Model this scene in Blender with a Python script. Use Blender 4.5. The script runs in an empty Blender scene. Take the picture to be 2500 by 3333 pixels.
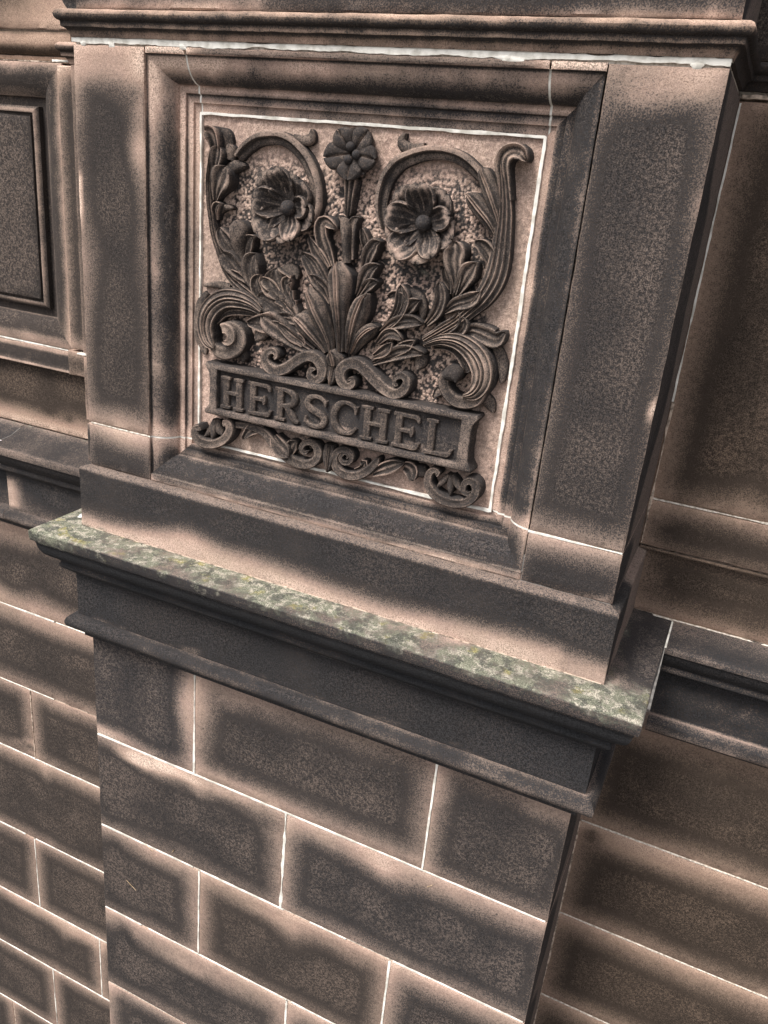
import bpy, math, random
from mathutils import Vector, noise
R = math.radians
random.seed(7)
sc = bpy.context.scene

# ------------------------------------------------------------------ camera, sky, sun, exposure
cam_d = bpy.data.cameras.new('camera'); cam = bpy.data.objects.new('camera', cam_d)
sc.collection.objects.link(cam); sc.camera = cam
cam_d.sensor_fit = 'HORIZONTAL'; cam_d.sensor_width = 36.0; cam_d.lens = 36.0 * 2675.2 / 2500.0
cam_d.clip_start = 0.01; cam_d.clip_end = 500
cam.location = (1.04366, -1.09196, 1.44256)
cam.rotation_euler = (1.191120, -0.091578, 0.431455)

SUN_ELEV, SUN_AZ = 58, 205          # overcast: a broad soft sun, high, a little left of the camera
w = bpy.data.worlds.new('World'); sc.world = w; w.use_nodes = True
nt = w.node_tree; bg = nt.nodes['Background']
sky = nt.nodes.new('ShaderNodeTexSky'); sky.sky_type = 'NISHITA'; sky.sun_disc = False
sky.sun_elevation = R(SUN_ELEV); sky.sun_rotation = R(SUN_AZ)
sky.air_density = 1.0; sky.dust_density = 6.0; sky.ozone_density = 1.0
hsv = nt.nodes.new('ShaderNodeHueSaturation'); hsv.inputs['Saturation'].default_value = 0.35
nt.links.new(sky.outputs[0], hsv.inputs['Color']); nt.links.new(hsv.outputs[0], bg.inputs['Color'])
bg.inputs['Strength'].default_value = 0.078

sun_d = bpy.data.lights.new('sun', 'SUN'); sun_d.energy = 1.5; sun_d.angle = R(17); sun_d.color = (1.0, 0.94, 0.86)
sun = bpy.data.objects.new('sun', sun_d); sc.collection.objects.link(sun)
# direction towards the sun: front (-Y), a bit left, high
sx, sy, sz = -0.28, -0.55, 0.92
sun.rotation_euler = Vector((sx, sy, sz)).to_track_quat('Z', 'Y').to_euler()
sun.location = (0, -3, 5)
sc.view_settings.view_transform = 'Standard'; sc.view_settings.look = 'None'
sc.view_settings.exposure = 1.24; sc.view_settings.gamma = 1.0; sc.view_settings.use_curve_mapping = False

# ------------------------------------------------------------------ materials
def stone_mat():
    m = bpy.data.materials.new('sandstone'); m.use_nodes = True
    t = m.node_tree; n = t.nodes; l = t.links; bs = n['Principled BSDF']
    def N(k, **kw):
        o = n.new(k)
        for a, b in kw.items(): setattr(o, a, b)
        return o
    def math_(op, a, b=None, clamp=False):
        o = N('ShaderNodeMath', operation=op, use_clamp=clamp)
        for i, v in enumerate((a, b)):
            if v is None: continue
            if isinstance(v, (int, float)): o.inputs[i].default_value = v
            else: l.new(v, o.inputs[i])
        return o.outputs[0]
    def noise_(scale, detail=2.0, rough=.55):
        o = N('ShaderNodeTexNoise'); o.inputs['Scale'].default_value = scale
        o.inputs['Detail'].default_value = detail; o.inputs['Roughness'].default_value = rough
        l.new(geo.outputs['Position'], o.inputs['Vector']); return o.outputs['Fac']
    def ramp(v, a, b):
        o = N('ShaderNodeMapRange', interpolation_type='SMOOTHSTEP')
        o.inputs['From Min'].default_value = a; o.inputs['From Max'].default_value = b
        l.new(v, o.inputs['Value']); return o.outputs['Result']
    def mix(f, a, b, mode='MIX'):
        o = N('ShaderNodeMix', data_type='RGBA', blend_type=mode, clamp_factor=True)
        for s, v in (('Factor_Float', f), ('A_Color', a), ('B_Color', b)):
            sk = next(i for i in o.inputs if i.identifier == s)
            if isinstance(v, tuple): sk.default_value = v + (1,)
            elif isinstance(v, (int, float)): sk.default_value = v
            else: l.new(v, sk)
        return next(i for i in o.outputs if i.identifier == 'Result_Color')
    geo = N('ShaderNodeNewGeometry')
    at = N('ShaderNodeAttribute', attribute_name='stain_shade')
    sep = N('ShaderNodeSeparateColor'); l.new(at.outputs['Color'], sep.inputs[0])
    soot, lich, warm = sep.outputs[0], sep.outputs[1], sep.outputs[2]  # soot also carries shade painted on petals, panel ground and frame
    pale = at.outputs['Alpha']
    g1 = noise_(620, 2, .7); g2 = noise_(210, 5, .72); g3 = noise_(52, 4, .6); g4 = noise_(9, 3, .5)
    bell = math_('SUBTRACT', 1.0, ramp(math_('ABSOLUTE', math_('SUBTRACT', soot, .5)), .25, .75))
    bell = math_('ADD', math_('MULTIPLY', bell, .75), .25)
    st = ramp(noise_(520, 2.5, .70), .30, .70)
    k = math_('ADD', math_('MULTIPLY', math_('SUBTRACT', st, .5), .88), math_('MULTIPLY', math_('SUBTRACT', g2, .5), .75))
    k = math_('ADD', soot, math_('MULTIPLY', k, bell))
    k = math_('ADD', k, math_('MULTIPLY', math_('SUBTRACT', g3, .5), .25))
    dark = ramp(k, -.12, .92)
    light_c = mix(ramp(g4, .35, .65), (.54, .382, .318), (.50, .370, .302))
    light_c = mix(math_('MULTIPLY', ramp(g3, .4, .7), .35), light_c, (.57, .42, .36))
    light_c = mix(math_('MULTIPLY', ramp(math_('MULTIPLY', soot, -1.0), -.15, .25), .75), light_c, (.70, .555, .47))
    light_c = mix(math_('MULTIPLY', warm, .58), light_c, (.35, .228, .155))
    light_c = mix(math_('MULTIPLY', ramp(soot, .05, .6), .62), light_c, mix(warm, (.315, .262, .230), (.25, .185, .140)))
    light_c = mix(pale, light_c, (.62, .55, .47))
    dark_c = mix(warm, (.026, .0255, .0280), (.040, .0295, .0225))
    dark_c = mix(math_('MULTIPLY', ramp(g2, .55, .75), .30), dark_c, (.098, .078, .066))
    deep = math_('MULTIPLY', ramp(soot, .80, 1.15), math_('ADD', math_('MULTIPLY', ramp(g4, .32, .68), .75), .25))
    deep = math_('ADD', deep, math_('MULTIPLY', ramp(soot, 1.2, 1.6), .6), True)
    crust = math_('MULTIPLY', pale, -1.0, True)          # below 0: an unbroken black crust
    deep = math_('MULTIPLY', deep, math_('SUBTRACT', 1.0, crust, True), True)
    dark_c = mix(crust, dark_c, (.024, .0245, .027))
    mott = ramp(math_('ADD', math_('MULTIPLY', g2, .70), math_('MULTIPLY', g1, .30)), .44, .58)
    dark_c = mix(math_('MULTIPLY', deep, math_('ADD', math_('MULTIPLY', mott, .66), .04)), dark_c, mix(warm, (.172, .138, .122), (.150, .106, .078)))
    col = mix(dark, light_c, dark_c)
    # lichen: grey-green crust with yellowish spots
    lk = math_('ADD', lich, math_('MULTIPLY', math_('SUBTRACT', g3, .5), 1.1))
    lk = math_('ADD', lk, math_('MULTIPLY', math_('SUBTRACT', g2, .5), .5))
    lm = math_('MULTIPLY', math_('MULTIPLY', ramp(lk, .30, .90), .92), ramp(lich, .02, .15))
    lc = mix(ramp(noise_(24, 4), .58, .68), (.185, .190, .145), (.27, .245, .10))
    lc = mix(math_('MULTIPLY', ramp(noise_(55, 7, .75), .49, .56), .8), lc, (.42, .385, .325))
    lc = mix(math_('MULTIPLY', ramp(noise_(30, 7, .72), .50, .57), .85), lc, (.078, .082, .070))
    col = mix(lm, col, lc)
    grain = mix(1.0, col, mix(ramp(math_('ADD', math_('MULTIPLY', g1, .4), math_('MULTIPLY', st, .6)), .18, .82), (.48, .48, .48), (1.52, 1.52, 1.52)), 'MULTIPLY')
    l.new(grain, bs.inputs['Base Color'])
    bs.inputs['Roughness'].default_value = .93
    bs.inputs['Specular IOR Level'].default_value = .18
    b1 = N('ShaderNodeBump'); b1.inputs['Strength'].default_value = .55; b1.inputs['Distance'].default_value = .0012
    l.new(math_('ADD', math_('MULTIPLY', g1, .6), g2), b1.inputs['Height'])
    b2 = N('ShaderNodeBump'); b2.inputs['Strength'].default_value = .35; b2.inputs['Distance'].default_value = .004
    l.new(g3, b2.inputs['Height']); l.new(b1.outputs[0], b2.inputs['Normal'])
    l.new(b2.outputs[0], bs.inputs['Normal'])
    return m
STONE = stone_mat()

def plain_mat(name, c1, c2, scale, rough=.9, bump=.001):
    m = bpy.data.materials.new(name); m.use_nodes = True
    t = m.node_tree; n = t.nodes; l = t.links; bs = n['Principled BSDF']
    g = n.new('ShaderNodeNewGeometry'); x = n.new('ShaderNodeTexNoise'); x.inputs['Scale'].default_value = scale
    x.inputs['Detail'].default_value = 4; l.new(g.outputs['Position'], x.inputs['Vector'])
    r = n.new('ShaderNodeValToRGB'); r.color_ramp.elements[0].color = c1 + (1,); r.color_ramp.elements[1].color = c2 + (1,)
    r.color_ramp.elements[0].position = .38; r.color_ramp.elements[1].position = .56
    l.new(x.outputs['Fac'], r.inputs[0]); l.new(r.outputs[0], bs.inputs['Base Color'])
    bs.inputs['Roughness'].default_value = rough; bs.inputs['Specular IOR Level'].default_value = .2
    b = n.new('ShaderNodeBump'); b.inputs['Strength'].default_value = .6; b.inputs['Distance'].default_value = bump
    l.new(x.outputs['Fac'], b.inputs['Height']); l.new(b.outputs[0], bs.inputs['Normal'])
    return m
MORTAR = plain_mat('lime_mortar', (.42, .37, .31), (.78, .73, .66), 160)
CHALK = plain_mat('white_pointing', (.58, .56, .51), (.86, .84, .79), 55)
OLDMORTAR = plain_mat('weathered_mortar', (.20, .16, .13), (.62, .50, .41), 90)
DROPPING = plain_mat('dropping_white', (.62, .62, .62), (.85, .85, .86), 200)
PAVING = plain_mat('paving', (.10, .095, .09), (.17, .16, .15), 12, .9, .003)
TWIG = plain_mat('straw', (.30, .20, .10), (.55, .42, .28), 80)

# ------------------------------------------------------------------ mesh helpers
WL = {None: Vector((0, 0, 0))}
def sstep(a, b, x):
    t = max(0.0, min(1.0, (x - a) / (b - a))); return t * t * (3 - 2 * t)
def clamp(x, a=0.0, b=1.0): return max(a, min(b, x))
def nz(x, y, z, s, seed=0.0): return noise.noise(Vector((x * s + seed, y * s - seed * .7, z * s + 3.1 * seed)))

class MB:
    def __init__(self): self.v = []; self.f = []; self.s = []
    def grid(self, P, S, want=None, close=False):
        """P[i][j] points, S[i][j] stains; want = a direction the faces should look to"""
        b = len(self.v); ni, nj = len(P), len(P[0])
        for i in range(ni):
            for j in range(nj): self.v.append(tuple(P[i][j])); self.s.append(S[i][j])
        q = []
        for i in range(ni - 1):
            for j in range(nj - 1):
                a = b + i * nj + j; q.append((a, a + 1, a + nj + 1, a + nj))
            if close: a = b + i * nj; q.append((a + nj - 1, a, a + nj, a + 2 * nj - 1))
        if want is not None:
            tot = Vector((0, 0, 0)); W = Vector(want)
            for f in q[::max(1, len(q) // 200)]:
                p = [Vector(self.v[k]) for k in f]; tot += (p[2] - p[0]).cross(p[3] - p[1])
            if tot.dot(W) < 0: q = [f[::-1] for f in q]
        self.f += q
    def build(self, name, parent, mat=None, angle=38, smooth=True):
        vs = [Vector(v) for v in self.v]
        lo = Vector((min(v[k] for v in self.v) for k in range(3))); hi = Vector((max(v[k] for v in self.v) for k in range(3)))
        c = (lo + hi) / 2
        me = bpy.data.meshes.new(name)
        me.from_pydata([v - c for v in vs], [], self.f)
        a = me.attributes.new('stain_shade', 'FLOAT_COLOR', 'POINT')
        a.data.foreach_set('color', [x for s in self.s for x in s])
        me.materials.append(mat or STONE)
        if smooth:
            me.shade_smooth(); me.set_sharp_from_angle(angle=R(angle))
        me.update()
        o = bpy.data.objects.new(name, me); sc.collection.objects.link(o)
        if parent is not None:
            o.parent = parent; o.location = c - WL[parent]
        else: o.location = c
        WL[o] = c
        return o

def thing(name, label, cat, loc, group=None):
    o = bpy.data.objects.new(name, None); o.empty_display_size = .1; sc.collection.objects.link(o)
    o.location = loc; o['label'] = label; o['category'] = cat
    if group: o['group'] = group
    WL[o] = Vector(loc); return o

def frange(a, b, step):
    n = max(1, int(round(abs(b - a) / step))); return [a + (b - a) * i / n for i in range(n + 1)]

def block_soot(x, z, x0, x1, z0, z1, mg, soft=.03, blobs=(), seed=0.0, top=1.0, wob=.008):
    """soot in the middle of a stone, clean washed borders of given widths (l, r, t, b); above 1 the crust goes mottled"""
    n1 = nz(x, z, seed, 7, seed); n2 = nz(x, z, seed, 19, seed)
    wv = wob * .8 * n1 + wob * .2 * nz(x, z, seed, 30, seed)
    k = .62
    dx = min(x - x0 - mg[0] * k, x1 - x - mg[1] * k); dz = min(z1 - z - mg[2] * k, z - z0 - mg[3] * k); r = .03
    d = min(dx, dz)
    if dx < r and dz < r: d = r - math.hypot(r - dx, r - dz)
    d += wv
    s = clamp(.44 + d / (3.0 * soft), -.3, .98) * (top - .04 + .16 * nz(x, z, seed, 4.5, seed + 17))
    s += .26 * sstep(-.01, .07, d)
    for bx, bz, rx, rz, dl in blobs:
        s += dl * math.exp(-((x - bx) / rx) ** 2 - ((z - bz) / rz) ** 2) * (1 + .5 * n2)
    return clamp(s, -.3, 1.7)

def stone(name, parent, y, x0, x1, z0, z1, mg, warm=.35, blobs=(), soft=.03, depth=.05, res=.014, ret=0.0, retl=0.0,
          seed=None, top=1.0, lich=None, pale=0.0, mb=None, gap=.0018, rough=1.0, wob=.008):
    """one dressed block: gently uneven face at plane y, worn arrises, sides running back into the wall"""
    own = mb is None
    if own: mb = MB()
    seed = random.uniform(0, 60) if seed is None else seed
    gl = 0 if retl else gap; gr = 0 if ret else gap
    X0, X1, Z0, Z1 = x0 + gl, x1 - gr, z0 + gap, z1 - gap
    e = .0016
    def axis(a, b):
        m_ = frange(a + e * 1.6, b - e * 1.6, res); return [a] + m_ + [b]
    xs, zs = axis(X0, X1), axis(Z0, Z1)
    P, S = [], []
    for i, z in enumerate(zs):
        rp, rs = [], []
        for j, x in enumerate(xs):
            yy = y + .0007 * rough * nz(x, y, z, 11, seed) + .0003 * rough * nz(x, y, z, 70, seed)
            edge = (i in (0, len(zs) - 1)) or (j in (0, len(xs) - 1))
            px, pz = x, z
            if edge:
                yy += e * (1.0 + max(0, 1.3 * nz(x, y, z, 30, seed + 9)))
                jx = .0007 * nz(x, y, z, 45, seed + 2)
                if j in (0, len(xs) - 1): px += jx
                if i in (0, len(zs) - 1): pz += jx
            rp.append((px, yy, pz))
            s = block_soot(x, z, x0, x1, z0, z1, mg, soft, blobs, seed, top, wob)
            if edge: s *= .75
            rs.append((s, lich(x, z) if lich else 0.0, warm, pale))
        P.append(rp); S.append(rs)
    mb.grid(P, S, (0, -1, 0))
    # sides
    def side(line, st, d, want, retfn=None):
        cols = [0.0, d] if retfn is None else [0.0] + frange(.004, d, .012)
        mb.grid([[(p[0], p[1] + c, p[2]) for c in cols] for p in line],
                [[(t if retfn is None else (retfn(p, c, d), 0.0, warm * .6, 0.0)) for c in cols] for p, t in zip(line, st)], want)
    h = Z1 - Z0
    def rf(p, c, d):
        q = min(p[2] - Z0, Z1 - p[2]) / h
        wd = d * (.16 + .42 * sstep(0, .35, q)) * (.8 + .2 * nz(p[0], c, p[2], 6, seed))
        return clamp(1.1 - .62 * sstep(wd - .02, wd + .025, c))
    side([r[0] for r in P], [t[0] for t in S], retl or depth, (-1, 0, 0), rf if retl else None)
    side([r[-1] for r in P], [t[-1] for t in S], ret or depth, (1, 0, 0), rf if ret else None)
    side(P[0], S[0], ret or depth, (0, 0, -1)); side(P[-1], S[-1], ret or depth, (0, 0, 1))
    if own: return mb.build(name, parent)

def slab(name, parent, mat, x0, x1, z0, z1, y, depth=.03, yaxis=False):
    mb = MB(); s0 = (.1, 0, .3, 0)
    pts = [(x0, z0), (x1, z0), (x1, z1), (x0, z1)]
    b = 0
    mb.v = [(x, y, z) for x, z in pts] + [(x, y + depth, z) for x, z in pts]; mb.s = [s0] * 8
    mb.f = [(0, 1, 2, 3), (7, 6, 5, 4), (0, 4, 5, 1), (1, 5, 6, 2), (2, 6, 7, 3), (3, 7, 4, 0)]
    return mb.build(name, parent, mat, smooth=False)

def pointing(name, parent, mat, a, b, width, y, proud=.0008, ragged=.55, n=None, depth=.012, brk=1.0):
    """a thin ragged strip of mortar from a to b (x, z) in the plane y; a face with thickness"""
    (xa, za), (xb, zb) = a, b; L = math.hypot(xb - xa, zb - za); n = n or max(6, int(L / .006))
    ux, uz = (xb - xa) / L, (zb - za) / L; px, pz = -uz, ux
    width *= .80
    P = []; sd = random.uniform(0, 90)
    for i in range(n + 1):
        t = i / n; x, z = xa + ux * L * t, za + uz * L * t
        hw0 = width * .5 * (1 + ragged * nz(x, z, 0, 28, sd) + ragged * .5 * nz(x, z, 0, 110, sd))
        hw1 = width * .5 * (1 + ragged * nz(x, z, 0, 28, sd + 31) + ragged * .5 * nz(x, z, 0, 110, sd + 31))
        gapm = 1 - .7 * sstep(.22, .42, nz(x, z, 0, 11, sd + 50)) * brk; hw0 *= gapm; hw1 *= gapm
        yy = y - proud * (1 + .15 * nz(x, z, 0, 20, sd + 7))
        P.append([(x - px * hw0, y + depth, z - pz * hw0), (x - px * hw0 * .97, yy + .0002, z - pz * hw0 * .97), (x, yy, z),
                  (x + px * hw1 * .97, yy + .0002, z + pz * hw1 * .97), (x + px * hw1, y + depth, z + pz * hw1)])
    mb = MB(); mb.grid(P, [[(.0, 0, 0, 0)] * 5 for _ in P], (0, -1, 0))
    return mb.build(name, parent, mat, angle=60)

def path_pts(path, step):
    out = []
    n = len(path)
    for i in range(n):
        def nrm(a, b):
            d = Vector((b[0] - a[0], b[1] - a[1])).normalized(); return Vector((d.y, -d.x))
        if i == 0: m_ = nrm(path[0], path[1])
        elif i == n - 1: m_ = nrm(path[-2], path[-1])
        else:
            n1, n2 = nrm(path[i - 1], path[i]), nrm(path[i], path[i + 1]); m_ = (n1 + n2); m_ = m_ / m_.dot(n1)
        out.append((Vector(path[i]), m_))
    return out

def sweep(name, parent, prof, path, stainfn=None, step=.02, warm=.3, crust=0.0, wear=.0011, cap=True, mat=None):
    """mouldings: profile rows (out, z, soot[, lichen]) swept along a plan path with mitred corners"""
    mb = MB(); K = path_pts(path, step); seed = random.uniform(0, 50)
    for i in range(len(K) - 1):
        (a, ma), (b, mb_) = K[i], K[i + 1]; L = (b - a).length; n = max(1, int(L / step))
        P, S = [], []
        for pr in prof:
            rp, rs = [], []
            for k in range(n + 1):
                t = k / n; c = a.lerp(b, t) + ma.lerp(mb_, t) * pr[0]
                x, y, z = c.x, c.y, pr[1]
                q = wear * nz(x, y, z, 55, seed) + wear * nz(x, y, z, 14, seed)
                nn = ma.lerp(mb_, t).normalized() * q if 0 < k < n else Vector((0, 0))
                x += nn.x; y += nn.y; z += q * .5 if 0 < k < n else 0
                rp.append((x, y, z))
                if stainfn: rs.append(stainfn(x, y, z, pr))
                else:
                    s = clamp(pr[2] + .22 * nz(x, y, z, 10, seed) + .15 * nz(x, y, z, 45, seed), 0, 1.1)
                    rs.append((s, pr[3] if len(pr) > 3 else 0.0, warm, -crust))
            P.append(rp); S.append(rs)
        d = (b - a); mb.grid(P, S, (d.y, -d.x, 0.0))
        if cap and i in (0, len(K) - 2):
            for end in ((0,) if i == 0 else ()) + ((n,) if i == len(K) - 2 else ()):
                base = len(mb.v); col = [r[end] for r in P]
                inner = (a if end == 0 else b)
                mb.v += col + [(inner.x, inner.y, prof[0][1]), (inner.x, inner.y, prof[-1][1])]
                mb.s += [r[end] for r in S] + [S[0][0], S[-1][0]]
                mb.f.append(tuple(range(base, base + len(col))) + (base + len(col) + 1, base + len(col)))
    return mb.build(name, parent, mat)
W = 0.95; YB = 0.046        # pier width, depth of the carved panel's ground behind the pier face
# ------------------------------------------------------------------ ground (below the picture)
gm = bpy.data.meshes.new('pavement'); gm.from_pydata([(-60, -60, -1.9), (60, -60, -1.9), (60, 60, -1.9), (-60, 60, -1.9)], [], [(0, 1, 2, 3)])
gm.materials.append(PAVING); g = bpy.data.objects.new('pavement', gm); sc.collection.objects.link(g)
g['kind'] = 'structure'; g['label'] = 'grey pavement at the foot of the stone wall'

# ------------------------------------------------------------------ lower ashlar pier
YS = -0.008
pier = thing('ashlar_pier', 'lower pier of big soot-blackened sandstone blocks beneath the moulded sill', 'pier', (W / 2, .1, -1.9))
J = [.575, .3259, .0846, -.1572, -.40, -.645, -.89]
mg = lambda l, r, t, b: (l, r, t, b)
stone('block', pier, YS, -.008, .2405, J[1], J[0], mg(-.06, .035, -.03, .022), .05,
      [(.215, .47, .03, .05, -.30), (.02, .335, .1, .02, -.45), (.05, .5, .08, .05, -.12)], .026, wob=.016)
stone('block', pier, YS, .2405, .7317, J[1], J[0], mg(.030, .022, .035, .040), .22, [(.3, .52, .12, .06, -.25), (.45, .45, .2, .08, -.14), (.36, .34, .12, .02, -.2)], .036)
stone('block', pier, YS, .7317, .958, J[1], J[0], mg(.028, -.03, .030, .022), .2, [(.93, .54, .06, .03, -.35), (.85, .52, .1, .02, -.15)], .026, ret=.27)
stone('block', pier, YS, -.008, .4525, J[2], J[1], mg(-.06, .030, .030, .018), .2,
      [(.12, .295, .055, .016, -.65), (.07, .30, .03, .012, -.35), (.26, .285, .03, .02, -.55), (.40, .27, .04, .03, -.25), (.2, .31, .15, .012, -.5), (.03, .2, .04, .09, .35), (.2, .13, .1, .02, -.22)], .030, wob=.014)
stone('block', pier, YS, .4525, .958, J[2], J[1], mg(.032, -.03, .045, .020), .12, [(.665, .27, .05, .035, -.4), (.62, .30, .25, .02, -.15), (.7, .2, .03, .06, -.12)], .032, ret=.27)
stone('block', pier, YS, -.008, .2555, J[3], J[2], mg(-.06, .026, .022, .014), .25, [(.035, .0, .018, .05, .55), (.045, -.06, .02, .05, .6), (.16, .05, .1, .03, -.25)], .030, wob=.012)
stone('block', pier, YS, .2555, .694, J[3], J[2], mg(.026, .024, .05, .012), .45, [(.48, .02, .05, .05, -.38), (.4, .05, .08, .02, -.2), (.62, .04, .05, .03, -.15)], .03)
stone('block', pier, YS, .694, .958, J[3], J[2], mg(.035, -.03, .055, .02), .2, [], .03, ret=.27)
stone('block', pier, YS, -.008, .481, J[4], J[3], mg(-.05, .03, .07, .02), .2, [(.05, -.23, .02, .05, .6), (.07, -.3, .03, .05, .5), (.22, -.22, .12, .03, -.3)], .04, ret=0)
stone('block', pier, YS, .481, .958, J[4], J[3], mg(.03, -.03, .055, .02), .2, [], .03, ret=.27)
for a, b, xs in ((J[5], J[4], (-.008, .2555, .694, .958)), (J[6], J[5], (-.008, .481, .958)), (-1.9, J[6], (-.008, .958))):
    for x0, x1 in zip(xs, xs[1:]): stone('block', pier, YS, x0, x1, a, b, mg(.03, .03, .03, .03), .2, (), res=.04, ret=.27 if x1 > .95 else 0)
slab('mortar_bed', pier, MORTAR, -.0045, .9545, -1.9, .56, YS + .0024, .26)
for k in range(1, 4):
    zz = J[k]
    spans = {1: [(-.004, .27, .0042), (.27, .60, .0036), (.60, .955, .0022)], 2: [(-.004, .24, .0038), (.26, .46, .0034), (.52, .60, .003), (.70, .955, .0034)], 3: [(-.004, .10, .003), (.12, .48, .0026), (.49, .955, .003)]}[k]
    for x0, x1, wd in spans: pointing('pointing', pier, CHALK, (x0, zz), (x1, zz), wd, YS, .0004)
for x, a, b, wd in ((.2405, .327, .566, .0056), (.7317, .327, .56, .0048), (.4525, .086, .325, .0080), (.2555, -.156, .083, .0046), (.694, -.156, .083, .0050), (.481, -.39, -.159, .0062)):
    pointing('pointing', pier, CHALK, (x, a), (x, b), wd, YS, .0005)
for i, (x, z, a, l) in enumerate(((.127, .083, -.5, .02), (.19, .105, 1.2, .012), (.075, -.05, -.6, .03), (.75, .30, .9, .012))):
    mb = MB(); c, s_ = math.cos(a), math.sin(a)
    P = [[(x + c * l * t + .001 * math.sin(5 * t) + .0006 * math.cos(q), YS - .0012 + .0006 * math.sin(q), z + s_ * l * t) for q in (0, 1.57, 3.14, 4.71)] for t in (-.5, -.2, .1, .3, .5)]
    mb.grid(P, [[(0, 0, 0, 0)] * 4 for _ in P], None, close=True)
    o = mb.build('straw', None, TWIG)
    o['label'] = ('short brown straw caught under the second joint of the lower pier', 'tiny pale straw stuck high on the short block of the lower pier',
                  'thin pale straw lying across the mottled corner block of the lower pier', 'small pale straw below the pale band of the right pier block')[i]
    o['category'] = 'straw'; o['group'] = 'bits of straw on the pier'

# ------------------------------------------------------------------ moulded sill round the pier
sill = thing('sill_ledge', 'projecting moulded stone sill with grey-green lichen along its top', 'sill', (W / 2, .05, .556))
PATH = [(0, .29), (0, 0), (W, 0), (W, .29)]
def sill_top(x, y, z, pr):
    o = pr[0]; n1 = nz(x, y, z, 9, 3); n2 = nz(x, y, z, 28, 8)
    front = sstep(.10, .0, y)                       # the crust is thickest on the weather front
    right = sstep(.93, 1.0, x) * sstep(-.01, .05, y)
    li = (.70 + .45 * n1 + .45 * n2) * (1 - .95 * right)
    if z < .787: li *= .28
    elif z < .795: li = li * .55
    li += .25 * sstep(.22, -.02, x)
    so = .72 + .5 * n1 + .35 * n2 + .3 * right - .15 * sstep(.02, .03, .06 - o)
    if z < .795: so = .92 + .2 * n2 - .16 * sstep(.3, .9, x)
    return (clamp(so, 0, 1.1), clamp(li, 0, 1), .05, .10 if z > .795 else -.6)
top_prof = [(-.02, .8025), (.0, .8018), (.015, .8007), (.03, .800), (.045, .7990), (.06, .7980), (.070, .7974), (.077, .7966), (.0795, .7945), (.0795, .788), (.0790, .780), (.0775, .7755), (.0725, .7735), (.0722, .7700)]
sweep('ledge_slab', sill, top_prof, PATH, sill_top, step=.012, wear=.0012)
under = [(.0722, .7700, .95), (.0712, .7685, 1.0), (.0702, .7620, 1.0), (.0672, .7530, 1.05), (.0625, .7455, 1.05), (.0545, .7385, 1.05), (.0455, .7325, 1.0), (.0420, .7290, 1.0),
         (.0430, .7262, .95), (.0446, .7235, .95), (.0446, .7195, .95), (.0420, .7155, 1.0), (.0330, .7080, 1.05), (.0240, .7005, 1.05)]
sweep('ovolo_moulding', sill, under, PATH, None, warm=0.0, crust=1.0)
def frz(x, y, z, pr):
    s = 1.02 + .22 * nz(x, y, z, 9, 4) + .12 * nz(x, y, z, 30, 2)
    s += .30 * math.exp(-((x - .12) / .16) ** 2 - ((z - .675) / .03) ** 2) + .30 * math.exp(-((x - .68) / .13) ** 2 - ((z - .66) / .03) ** 2)
    s += .1 * math.exp(-((x - .9) / .08) ** 2) + .1 * math.exp(-((x + .01) / .02) ** 2)
    if z < .622: s -= .35 * sstep(-.2, .3, nz(x, y, z, 30, 9))
    return (clamp(s, 0, 1.5), 0, .25 if .1 < x < .8 else 0.0, -.75)
sweep('frieze_band', sill, [(.0240, .7005)] + [(.0236, z) for z in (.69, .675, .66, .645, .63, .622)] + [(.0236, .6135)], PATH, frz)
def bead(x, y, z, pr):
    t = pr[2]; s = t * .55 + .52 + .25 * nz(x, y, z, 12, 6) + .2 * nz(x, y, z, 50, 1)
    s += .35 * sstep(.25, -.02, x) - .12 * sstep(.4, .9, x)
    return (clamp(s, 0, 1.1), .0, .1, -.65)
sweep('bead_moulding', sill, [(.0236, .6132, .15), (.0300, .6125, .55), (.0355, .6105, .85), (.0400, .6060, .75), (.0424, .6000, .5), (.0424, .5950, .45), (.0408, .5895, .5),
                              (.0360, .5850, .85), (.0290, .5800, 1.0), (.0210, .5730, 1.05), (.0170, .5700, 1.05), (.0165, .5640, 1.0), (.0085, .5575, .95)], PATH, bead)
pointing('pointing', sill, OLDMORTAR, (-.002, .8012), (W + .01, .8012), .0020, -.0146, .0004, ragged=1.4)
for i, (x, y, rx, ry) in enumerate(((-.043, .020, .008, .012), (-.035, .040, .005, .008), (-.048, .034, .004, .005))):
    mb = MB(); P = [[(x + rx * r * math.cos(q) * (1 + .3 * math.sin(3 * q + i)), y + ry * r * math.sin(q), .8005 + .0016 * (1 - r * r)) for q in frange(0, 2 * math.pi * 13 / 14, .4488)] for r in (.02, .4, .75, 1)]
    mb.grid(P, [[(0, 0, 0, 0)] * len(P[0]) for _ in P], (0, 0, 1), close=True); o = mb.build('bird_dropping', None, DROPPING)
    o['label'] = ('largest white bird dropping on the left end of the lichened sill', 'white bird dropping nearest the wall on the left end of the sill', 'smallest white bird dropping at the outer left edge of the sill')[i]
    o['category'] = 'dropping'; o['group'] = 'bird droppings on the sill'

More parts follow.
